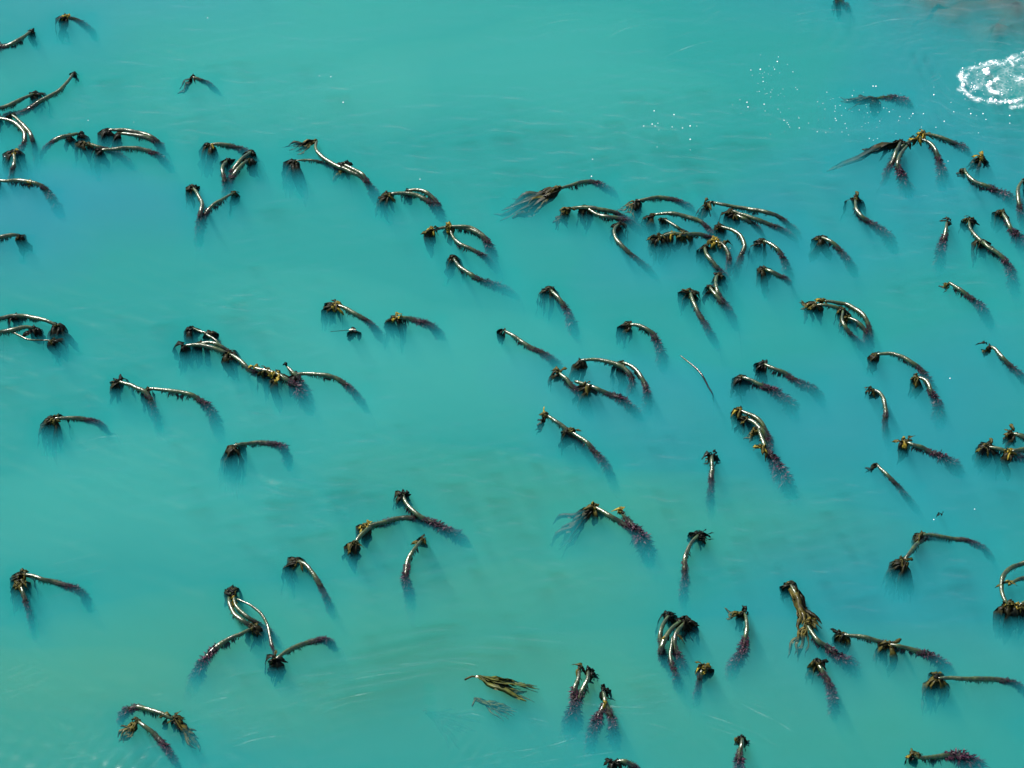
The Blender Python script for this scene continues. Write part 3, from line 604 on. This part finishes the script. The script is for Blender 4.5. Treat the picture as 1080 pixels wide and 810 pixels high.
# ------------------------------------------------------------------ foam and bubbles
def blob(v, f, c, rx, ry, h, rr, seg=7):
    k = len(v)
    a0 = rr.uniform(0, 6.28)
    for ring, (s, z) in enumerate(((1, -.3), (.85, .55))):
        for i in range(seg):
            a = a0 + 2 * math.pi * i / seg
            j = rr.uniform(.7, 1.25)
            v.append(c + Vector((math.cos(a) * rx * s * j, math.sin(a) * ry * s * j, h * z)))
    v.append(c + Vector((0, 0, h)))
    for i in range(seg):
        i2 = (i + 1) % seg
        f.append((k + i, k + i2, k + seg + i2, k + seg + i))
        f.append((k + seg + i, k + seg + i2, k + 2 * seg))

rr = random.Random(3)
v, f = [], []
RINGS = [([(1084, 54), (1068, 60), (1058, 66), (1045, 65), (1032, 69), (1022, 73), (1015, 74), (1013, 80), (1015, 88), (1013, 93), (1020, 100), (1030, 105), (1042, 106), (1052, 108), (1062, 107), (1073, 107), (1086, 100)], 200, .8, 1.3),
         ([(1053, 83), (1045, 87), (1041, 91), (1047, 97), (1059, 98)], 110, .9, 1.2),
         ([(1024, 96), (1030, 92), (1022, 90), (1018, 84), (1021, 77)], 60, .6, 1.4),
         ([(1072, 85), (1078, 83), (1086, 86)], 14, .7, .8),
         ([(1062, 62), (1068, 68), (1076, 61), (1086, 62)], 20, .7, 1.3),
         ([(1068, 113), (1076, 112), (1086, 108)], 12, .7, 1.0)]
for pts, n, s, jit in RINGS:
    for k in range(n):
        x = rr.random() * (len(pts) - 1)
        i = int(x); u = x - i
        px = pts[i][0] * (1 - u) + pts[i + 1][0] * u + rr.gauss(0, jit)
        py = pts[i][1] * (1 - u) + pts[i + 1][1] * u + rr.gauss(0, jit)
        if noise.noise(Vector((px * .13, py * .13, 4))) < -.16 + .3 * (rr.random() - .5):
            continue
        q = s * rr.choice((.25, .3, .35, .45, .6, .9))
        blob(v, f, at(px, py, .014), .016 * q, .018 * q, .012 * q, rr)
for px, py, q in ((1040, 75, 2.4), (1042, 77, 2.0), (1038, 74, 1.7), (1042, 73, 1.6), (1014, 82, 1.5), (1016, 90, 1.5), (1045, 105, 1.6), (1050, 106, 1.4), (1066, 108, 1.8), (1072, 107, 1.6), (1042, 90, 1.6)):
    blob(v, f, at(px, py, .014), .02 * q, .022 * q, .014 * q, rr)
for k in range(60):
    px, py = rr.uniform(1016, 1084), rr.uniform(66, 106)
    q = rr.uniform(.2, .45)
    blob(v, f, at(px, py, .014), .016 * q, .018 * q, .012 * q, rr)
o = link('foam', mesh('foam', v, f), M['foam'])
# the thin lace of bubbles between the lumps
lv, lf, la = [], [], []
gx, gy = 84, 64
def seg_d(px, py, pts):
    best = 1e9
    for (ax, ay), (bx, by) in zip(pts, pts[1:]):
        ux, uy = bx - ax, by - ay
        u = max(0, min(1, ((px - ax) * ux + (py - ay) * uy) / (ux * ux + uy * uy)))
        best = min(best, math.hypot(px - ax - u * ux, (py - ay - u * uy) * 1.25))
    return best
for j in range(gy + 1):
    for i in range(gx + 1):
        px, py = 1000 + 96 * i / gx, 46 + 72 * j / gy
        lv.append(at(px, py, .017))
        wob = 2.5 * noise.noise(Vector((px * .12, py * .12, 0)))
        d0 = max(0, seg_d(px, py, RINGS[0][0]) + wob)
        a = .9 * math.exp(-(d0 / 2.2) ** 2)
        for pts, n, s, jit in RINGS[1:]:
            a = max(a, .85 * math.exp(-(max(0, seg_d(px, py, pts) + wob) / 1.8) ** 2))
        inside = max(0, min(1, 1.6 * (1 - ((px - 1062) / 46) ** 2 - ((py - 83) / 22) ** 2))) * (.6 + .8 * noise.noise(Vector((px * .08, py * .1, 3))))
        la.append(min(1, .85 * a * max(.12, min(1, .55 + 1.5 * noise.noise(Vector((px * .10, py * .14, 7))))) + .16 * max(0, inside)))
for j in range(gy):
    for i in range(gx):
        k = j * (gx + 1) + i
        if max(la[k], la[k + 1], la[k + gx + 1], la[k + gx + 2]) > .03:
            lf.append((k, k + 1, k + gx + 2, k + gx + 1))
fm = bpy.data.materials.new('foam_and_glare')
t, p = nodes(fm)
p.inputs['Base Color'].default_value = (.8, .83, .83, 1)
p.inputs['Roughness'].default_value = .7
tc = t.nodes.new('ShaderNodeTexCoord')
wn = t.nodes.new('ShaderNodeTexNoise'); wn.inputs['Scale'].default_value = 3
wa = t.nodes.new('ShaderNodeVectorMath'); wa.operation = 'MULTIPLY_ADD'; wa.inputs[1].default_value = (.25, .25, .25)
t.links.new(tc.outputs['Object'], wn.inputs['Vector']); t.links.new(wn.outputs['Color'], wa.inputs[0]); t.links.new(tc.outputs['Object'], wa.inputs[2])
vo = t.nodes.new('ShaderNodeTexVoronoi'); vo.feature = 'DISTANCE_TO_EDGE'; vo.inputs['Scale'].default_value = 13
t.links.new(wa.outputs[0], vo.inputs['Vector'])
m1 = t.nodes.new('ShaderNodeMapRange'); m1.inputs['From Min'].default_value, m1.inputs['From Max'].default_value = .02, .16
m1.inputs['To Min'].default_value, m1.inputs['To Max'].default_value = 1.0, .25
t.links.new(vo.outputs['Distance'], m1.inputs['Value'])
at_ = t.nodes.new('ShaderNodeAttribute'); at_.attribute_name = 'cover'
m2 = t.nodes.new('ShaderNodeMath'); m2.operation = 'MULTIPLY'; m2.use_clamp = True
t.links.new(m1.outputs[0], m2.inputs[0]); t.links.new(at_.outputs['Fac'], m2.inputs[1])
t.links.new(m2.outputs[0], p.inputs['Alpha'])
rs = random.Random(21)
GLARE_LINES = [((-6, 722), (20, 710), (45, 700)), ((2, 738), (30, 728), (52, 716)), ((214, 742), (228, 738), (246, 735)), ((292, 748), (318, 740), (346, 734)),
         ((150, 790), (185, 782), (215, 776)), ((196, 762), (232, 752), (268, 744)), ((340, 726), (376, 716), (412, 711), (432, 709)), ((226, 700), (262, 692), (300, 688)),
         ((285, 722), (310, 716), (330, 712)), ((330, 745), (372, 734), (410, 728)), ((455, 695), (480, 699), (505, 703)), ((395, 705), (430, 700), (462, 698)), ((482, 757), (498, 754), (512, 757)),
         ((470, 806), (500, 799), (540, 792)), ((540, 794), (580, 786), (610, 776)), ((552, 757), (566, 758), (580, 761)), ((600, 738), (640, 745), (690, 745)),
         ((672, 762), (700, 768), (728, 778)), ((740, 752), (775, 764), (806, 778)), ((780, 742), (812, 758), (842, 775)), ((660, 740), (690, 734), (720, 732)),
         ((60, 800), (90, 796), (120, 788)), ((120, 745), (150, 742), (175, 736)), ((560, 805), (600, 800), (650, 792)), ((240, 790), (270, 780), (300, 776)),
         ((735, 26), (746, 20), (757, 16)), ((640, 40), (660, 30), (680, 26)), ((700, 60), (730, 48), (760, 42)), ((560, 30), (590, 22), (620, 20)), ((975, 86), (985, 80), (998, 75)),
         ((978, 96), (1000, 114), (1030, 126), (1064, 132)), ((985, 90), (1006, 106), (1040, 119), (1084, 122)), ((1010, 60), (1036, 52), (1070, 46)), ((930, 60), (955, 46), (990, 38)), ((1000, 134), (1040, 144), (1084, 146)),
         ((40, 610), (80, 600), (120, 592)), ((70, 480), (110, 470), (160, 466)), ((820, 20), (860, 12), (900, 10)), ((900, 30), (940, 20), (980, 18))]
for pts in GLARE_LINES:  # glare on the ripple crests, painted as pale translucent strokes
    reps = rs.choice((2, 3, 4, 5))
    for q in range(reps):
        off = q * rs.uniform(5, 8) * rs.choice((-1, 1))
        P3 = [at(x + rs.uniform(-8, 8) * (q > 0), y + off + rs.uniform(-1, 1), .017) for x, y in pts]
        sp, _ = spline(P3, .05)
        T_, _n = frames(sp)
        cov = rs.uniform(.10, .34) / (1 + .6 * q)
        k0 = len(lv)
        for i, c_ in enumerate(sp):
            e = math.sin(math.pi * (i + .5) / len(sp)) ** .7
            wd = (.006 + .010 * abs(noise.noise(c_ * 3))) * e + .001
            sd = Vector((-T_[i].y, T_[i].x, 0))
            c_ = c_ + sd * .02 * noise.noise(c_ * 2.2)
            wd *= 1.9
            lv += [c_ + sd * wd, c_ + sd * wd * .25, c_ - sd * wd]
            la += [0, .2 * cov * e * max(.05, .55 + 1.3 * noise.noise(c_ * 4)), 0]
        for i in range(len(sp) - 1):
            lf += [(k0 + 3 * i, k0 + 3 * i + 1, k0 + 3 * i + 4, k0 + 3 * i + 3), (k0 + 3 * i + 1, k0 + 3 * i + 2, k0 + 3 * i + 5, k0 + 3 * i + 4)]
lm = mesh('foam_and_glare', lv, lf)
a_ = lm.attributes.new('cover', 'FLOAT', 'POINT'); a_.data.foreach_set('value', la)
ol = link('foam_and_glare', lm, fm)
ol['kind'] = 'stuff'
ol['label'] = 'thin lacy foam at the right edge and faint painted glare lines along the ripples'
o['kind'] = 'stuff'
o['label'] = 'white ring of foam churning at the right edge'

v, f = [], []
FLECK = [(985, 92), (985, 100), (1003, 108), (1006, 118), (1022, 115), (1024, 120), (1030, 122), (1037, 120), (1040, 126), (1065, 122), (1065, 130), (974, 120),
         (679, 133), (688, 131), (691, 133), (694, 130), (695, 137), (690, 117), (711, 121), (709, 134), (720, 135), (728, 133), (735, 133), (728, 147), (728, 158), (693, 155),
         (792, 74), (802, 73), (805, 86), (788, 108), (789, 113), (806, 110), (807, 117), (817, 73), (820, 65), (821, 60), (813, 97), (868, 109), (870, 115), (881, 125),
         (882, 127), (862, 139), (871, 140), (827, 127), (833, 134), (843, 135), (915, 119), (938, 118), (948, 127), (959, 125), (963, 120), (917, 146), (921, 91), (924, 91), (899, 101),
         (624, 186), (625, 168), (443, 189), (337, 80), (349, 81), (93, 127), (5, 165), (141, 129), (219, 19), (362, 108), (1002, 399), (1028, 537), (985, 548), (770, 262), (1000, 170), (1032, 140), (996, 128)]
for px, py in FLECK:
    q = rr.choice((.3, .42, .6))
    blob(v, f, at(px, py, .016), .016 * q, .02 * q, .012 * q, rr)
for k in range(70):
    px, py = rr.gauss(890, 45), rr.gauss(118, 12)
    q = rr.uniform(.15, .35)
    blob(v, f, at(px, py, .016), .016 * q, .02 * q, .012 * q, rr)
for k in range(30):
    px, py = rr.gauss(812, 14), rr.gauss(85, 16)
    q = rr.uniform(.15, .3)
    blob(v, f, at(px, py, .016), .016 * q, .02 * q, .012 * q, rr)
o = link('foam_bubbles', mesh('foam_bubbles', v, f), M['foam'])
o['kind'] = 'stuff'
o['label'] = 'scattered white bubbles drifting on the water'

# ------------------------------------------------------------------ sunken reef under the top right corner
v, f = [], []
c0 = at(1125, -25, 0)
nx, ny = 60, 44
for j in range(ny + 1):
    for i in range(nx + 1):
        x, y = (i / nx - .5) * 10.0, (j / ny - .5) * 7.0
        e = math.exp(-(x / 3.3) ** 2 - (y / 2.0) ** 2)
        q = Vector((x, y, 0))
        g = min(1, e ** .6 * 1.3)
        v.append(c0 + Vector((x, y, SEABED - .05 + (-SEABED + .02) * g + g * (.22 * noise.noise(q * 1.7) + .14 * noise.noise(q * 4) + .05 * noise.noise(q * 11) - .1))))
for j in range(ny):
    for i in range(nx):
        k = j * (nx + 1) + i
        f.append((k, k + 1, k + nx + 2, k + nx + 1))
o = link('reef', mesh('reef', v, f), M['reef'])
o['kind'] = 'structure'

# ------------------------------------------------------------------ seabed, murky water
S = 300
v, f = [], []
n = 40
for j in range(n + 1):
    for i in range(n + 1):
        x, y = (i / n - .5) * 2 * S, (j / n - .5) * 2 * S
        v.append((x, y + 30, SEABED))
for j in range(n):
    for i in range(n):
        k = j * (n + 1) + i
        f.append((k, k + 1, k + n + 2, k + n + 1))
o = link('seabed', mesh('seabed', v, f), M['bed'])
o['kind'] = 'structure'

m = bpy.data.materials.new('murky_sea_water')
m.use_nodes = True
t = m.node_tree
t.nodes.clear()
out = t.nodes.new('ShaderNodeOutputMaterial')
vsn = t.nodes.new('ShaderNodeVolumeScatter')
ds, da = max(WATER_S), max(WATER_A) * 1.02
vsn.inputs['Color'].default_value = (*(x / ds for x in WATER_S), 1)
vsn.inputs['Density'].default_value = ds
van = t.nodes.new('ShaderNodeVolumeAbsorption')
van.inputs['Color'].default_value = (*(1 - x / da for x in WATER_A), 1)
van.inputs['Density'].default_value = da
ad = t.nodes.new('ShaderNodeAddShader')
t.links.new(vsn.outputs[0], ad.inputs[0]); t.links.new(van.outputs[0], ad.inputs[1])
t.links.new(ad.outputs[0], out.inputs['Volume'])
b0, b1 = SEABED - .5, 0.0
V = [(x * S * .99, y * S * .99 + 30, z) for z in (b0, b1) for y in (-1, 1) for x in (-1, 1)]
F = [(0, 2, 3, 1), (4, 5, 7, 6), (0, 1, 5, 4), (2, 6, 7, 3), (0, 4, 6, 2), (1, 3, 7, 5)]
o = link('water', mesh('water', V, F, False), m)
o['kind'] = 'structure'

# paler clouds of silt hanging in the upper water
def plume_mat(name, scatter, ds, absorb, da):
    m = bpy.data.materials.new(name)
    m.use_nodes = True
    t = m.node_tree
    t.nodes.clear()
    out = t.nodes.new('ShaderNodeOutputMaterial')
    a = t.nodes.new('ShaderNodeVolumeScatter'); a.inputs['Color'].default_value = (*scatter, 1); a.inputs['Density'].default_value = ds
    b = t.nodes.new('ShaderNodeVolumeAbsorption'); b.inputs['Color'].default_value = (*absorb, 1); b.inputs['Density'].default_value = da
    ad = t.nodes.new('ShaderNodeAddShader')
    t.links.new(a.outputs[0], ad.inputs[0]); t.links.new(b.outputs[0], ad.inputs[1]); t.links.new(ad.outputs[0], out.inputs['Volume'])
    return m
PL = {'silt': plume_mat('silt', (.25, .95, .85), SILT, (.9, .9, .9), .02),
      'blue': plume_mat('blue_water', (.06, .38, 1), .55, (.5, .25, .8), .8),  # blue tint partly puts sky reflection and shade into the water colour
      'green': plume_mat('plankton', (.4, 1, .4), .3, (.9, .7, .1), .65)}
for k, (px, py, rx, ry, pk) in enumerate(((300, 40, 3.6, 2.6, 'silt'), (40, 230, 2.4, 1.5, 'blue'), (400, 400, 3.6, 2.0, 'silt'), (130, 540, 2.8, 1.3, 'silt'), (560, 90, 3.2, 1.7, 'silt'),
                                     (380, 700, 4.6, 1.7, 'green'), (820, 740, 4.2, 1.6, 'green'), (60, 760, 3.2, 1.4, 'green'), (600, 560, 4.0, 1.4, 'green'), (1000, 190, 3.2, 2.6, 'blue'), (770, 270, 2.1, 1.3, 'blue'),
                                     (950, 470, 3.0, 2.4, 'blue'), (1000, 10, 3.4, 2.0, 'blue'), (660, 430, 1.8, 1.2, 'blue'), (100, 10, 2.6, 1.4, 'blue'), (920, 660, 2.8, 1.8, 'blue'))):
    v, f = [], []
    c = at(px, py, -.42 - .006 * k)
    n, mm = 32, 10
    for j in range(mm + 1):
        ph = math.pi * j / mm
        for i in range(n):
            th = 2 * math.pi * i / n
            wv = 1 + .22 * math.sin(th * 3 + k) + .12 * math.sin(th * 5 + 2 * k)
            v.append(c + Vector((math.cos(th) * math.sin(ph) * rx * wv, math.sin(th) * math.sin(ph) * ry * wv, .34 * math.cos(ph))))
    for j in range(mm):
        for i in range(n):
            f.append((j * n + i, (j + 1) * n + i, (j + 1) * n + (i + 1) % n, j * n + (i + 1) % n))
    nm = {'silt': 'silt_cloud', 'blue': 'blue_water', 'green': 'plankton_cloud'}[pk]
    o = link(nm, mesh(nm, v, f), PL[pk])
    o['kind'] = 'stuff'
    o['label'] = {'silt': 'pale cloud of silt in the turquoise water', 'blue': 'bluer patch of the turquoise water, partly tinted for sky reflection and shade', 'green': 'greener patch of the turquoise water'}[pk]

# ------------------------------------------------------------------ the glossy skin of the water, rippled; parted round the plants
m = bpy.data.materials.new('water_skin')
m.use_nodes = True
t = m.node_tree
t.nodes.clear()
out = t.nodes.new('ShaderNodeOutputMaterial')
tr = t.nodes.new('ShaderNodeBsdfTransparent')
gl = t.nodes.new('ShaderNodeBsdfGlossy'); gl.inputs['Roughness'].default_value = .13
fr_ = t.nodes.new('ShaderNodeFresnel'); fr_.inputs['IOR'].default_value = 1.34
mx = t.nodes.new('ShaderNodeMixShader')
tc = t.nodes.new('ShaderNodeTexCoord')
mp = t.nodes.new('ShaderNodeMapping'); mp.inputs['Scale'].default_value = (3.0, 8.0, 1); mp.inputs['Rotation'].default_value = (0, 0, math.radians(14))
nz = t.nodes.new('ShaderNodeTexNoise'); nz.inputs['Scale'].default_value = 1.6; nz.inputs['Detail'].default_value = 4
bp = t.nodes.new('ShaderNodeBump'); bp.inputs['Strength'].default_value = .35; bp.inputs['Distance'].default_value = .02
t.links.new(tc.outputs['Object'], mp.inputs['Vector']); t.links.new(mp.outputs[0], nz.inputs['Vector'])
t.links.new(nz.outputs['Fac'], bp.inputs['Height'])
t.links.new(bp.outputs[0], gl.inputs['Normal']); t.links.new(bp.outputs[0], fr_.inputs['Normal'])
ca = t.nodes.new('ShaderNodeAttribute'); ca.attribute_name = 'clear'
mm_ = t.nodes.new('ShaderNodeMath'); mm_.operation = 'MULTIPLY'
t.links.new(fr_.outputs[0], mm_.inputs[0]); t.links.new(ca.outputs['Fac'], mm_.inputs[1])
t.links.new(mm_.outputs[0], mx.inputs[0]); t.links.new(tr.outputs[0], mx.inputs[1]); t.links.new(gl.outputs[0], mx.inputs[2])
t.links.new(mx.outputs[0], out.inputs['Surface'])
STEP = .027
xs = np.arange(-8.0, 8.0, STEP)
ys = np.arange(24.2, 41.6, STEP)
X, Y = np.meshgrid(xs, ys)
Z = np.full_like(X, .004)
def rings(cx, cy, lam, amp, r0, wid, a0=None, a1=None, warp=.25, ph=0.0):
    c = at(cx, cy)
    dx, dy = X - c.x, Y - c.y
    r = np.hypot(dx, dy)
    th = np.arctan2(dy, dx)
    r = r + warp * lam * (np.sin(th * 7 + ph) + .6 * np.sin(th * 17 + 1.3 + ph) + .7 * np.sin(X * 2.1 + Y * 1.3 + ph))
    e = np.exp(-((r - r0) / wid) ** 2)
    if a0 is not None:
        e = e * np.clip((np.degrees(th) - a0) / 14, 0, 1) * np.clip((a1 - np.degrees(th)) / 14, 0, 1)
    e = e * np.clip(.55 + .6 * np.sin(th * 5 + ph * 3 + r * 1.1) + .3 * np.sin(th * 23 + ph), 0, 1)
    return amp * e * np.cos(2 * math.pi * r / lam)
Z += rings(500, 1010, .17, 0.0080, 4.6, .75, 20, 165, ph=.4)
Z += rings(430, 1080, .24, 0.0080, 5.4, .7, 60, 175, ph=2.0)
Z += rings(720, 930, .15, 0.0055, 3.0, .8, 20, 150, ph=1.1)
Z += rings(1046, 90, .20, 0.0080, 1.15, .4, ph=.2)
Z += rings(1046, 60, .26, 0.0066, 2.2, .7, 90, 180, ph=.9)
Z += rings(1150, -60, .30, 0.0072, 3.8, 1.6, 120, 280, ph=2.4)
rg = np.random.default_rng(5)
for k in range(14):                                   # faint old swell from the lower left
    a = math.radians(rg.uniform(58, 112)); lam = rg.uniform(.25, 1.3)
    Z += .0022 * lam * np.cos(2 * math.pi * (X * math.cos(a) + Y * math.sin(a)) / lam + rg.uniform(0, 6.28))
env = np.zeros_like(X)
for k in range(10):
    a = rg.uniform(0, 6.28); q = rg.uniform(.35, 1.1)
    env += np.sin(q * (X * math.cos(a) + 1.6 * Y * math.sin(a)) + rg.uniform(0, 6.28))
env = np.clip(.7 + .16 * env, .3, 1.3)
fine = np.zeros_like(X)
for k in range(26):                                   # fine wavelets, stronger in drifting patches
    a = math.radians(rg.uniform(52, 118)); lam = rg.uniform(.11, .42)
    fine += FINE * lam / 6.28 * np.cos(2 * math.pi * (X * math.cos(a) + Y * math.sin(a)) / lam + .8 * np.sin(X * rg.uniform(.3, 1.2) + rg.uniform(0, 6)) + rg.uniform(0, 6.28))
Z += env * fine
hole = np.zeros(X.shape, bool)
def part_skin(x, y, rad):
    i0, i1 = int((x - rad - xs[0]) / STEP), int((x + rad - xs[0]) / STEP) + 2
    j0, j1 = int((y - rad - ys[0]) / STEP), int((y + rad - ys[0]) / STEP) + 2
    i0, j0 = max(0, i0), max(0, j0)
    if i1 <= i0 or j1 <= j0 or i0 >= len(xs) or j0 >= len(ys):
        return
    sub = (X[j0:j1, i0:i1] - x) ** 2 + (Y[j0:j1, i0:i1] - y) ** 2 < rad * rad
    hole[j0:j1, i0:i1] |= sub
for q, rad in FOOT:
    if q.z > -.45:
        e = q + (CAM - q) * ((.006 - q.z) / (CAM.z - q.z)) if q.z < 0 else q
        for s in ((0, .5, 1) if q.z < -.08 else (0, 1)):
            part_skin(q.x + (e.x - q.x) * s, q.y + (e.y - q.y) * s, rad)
soft = hole.astype(np.float32)                        # reflection faded out by hand towards the cut edges round the weed
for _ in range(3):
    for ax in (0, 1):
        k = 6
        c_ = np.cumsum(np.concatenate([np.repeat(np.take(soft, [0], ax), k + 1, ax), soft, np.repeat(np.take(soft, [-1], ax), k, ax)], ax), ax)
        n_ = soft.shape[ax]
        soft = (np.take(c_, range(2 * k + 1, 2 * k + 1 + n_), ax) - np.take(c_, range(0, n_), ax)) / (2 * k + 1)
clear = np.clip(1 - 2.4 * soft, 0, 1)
idx = np.arange(X.size).reshape(X.shape)
ok = ~(hole[:-1, :-1] | hole[1:, :-1] | hole[:-1, 1:] | hole[1:, 1:])
quads = np.stack([idx[:-1, :-1], idx[:-1, 1:], idx[1:, 1:], idx[1:, :-1]], -1)[ok]
used = np.unique(quads)
remap = np.full(X.size, -1); remap[used] = np.arange(len(used))
quads = remap[quads]
co = np.stack([X.ravel(), Y.ravel(), Z.ravel()], -1)[used]
# the rest of the sea out to the horizon, in four large sheets of the same mesh
x0, x1, y0, y1 = xs[0], xs[-1], ys[0], ys[-1]
B = S * .98
nb = len(co)
ext = np.array([(-B, -B + 30, .006), (B, -B + 30, .006), (B, B + 30, .006), (-B, B + 30, .006), (x0, y0, .006), (x1, y0, .006), (x1, y1, .006), (x0, y1, .006)])
eq = np.array([(0, 1, 5, 4), (1, 2, 6, 5), (2, 3, 7, 6), (3, 0, 4, 7)]) + nb
co, quads = np.vstack([co, ext]), np.vstack([quads, eq])
me = bpy.data.meshes.new('water_surface')
me.vertices.add(len(co)); me.vertices.foreach_set('co', co.astype(np.float32).ravel())
me.loops.add(quads.size); me.loops.foreach_set('vertex_index', quads.astype(np.int32).ravel())
me.polygons.add(len(quads)); me.polygons.foreach_set('loop_start', np.arange(0, quads.size, 4, dtype=np.int32))
me.polygons.foreach_set('use_smooth', np.ones(len(quads), bool))
me.update(calc_edges=True); me.validate()
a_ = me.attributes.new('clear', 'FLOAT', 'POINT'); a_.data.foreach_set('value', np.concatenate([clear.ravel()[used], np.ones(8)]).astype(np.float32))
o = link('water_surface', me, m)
o['kind'] = 'structure'
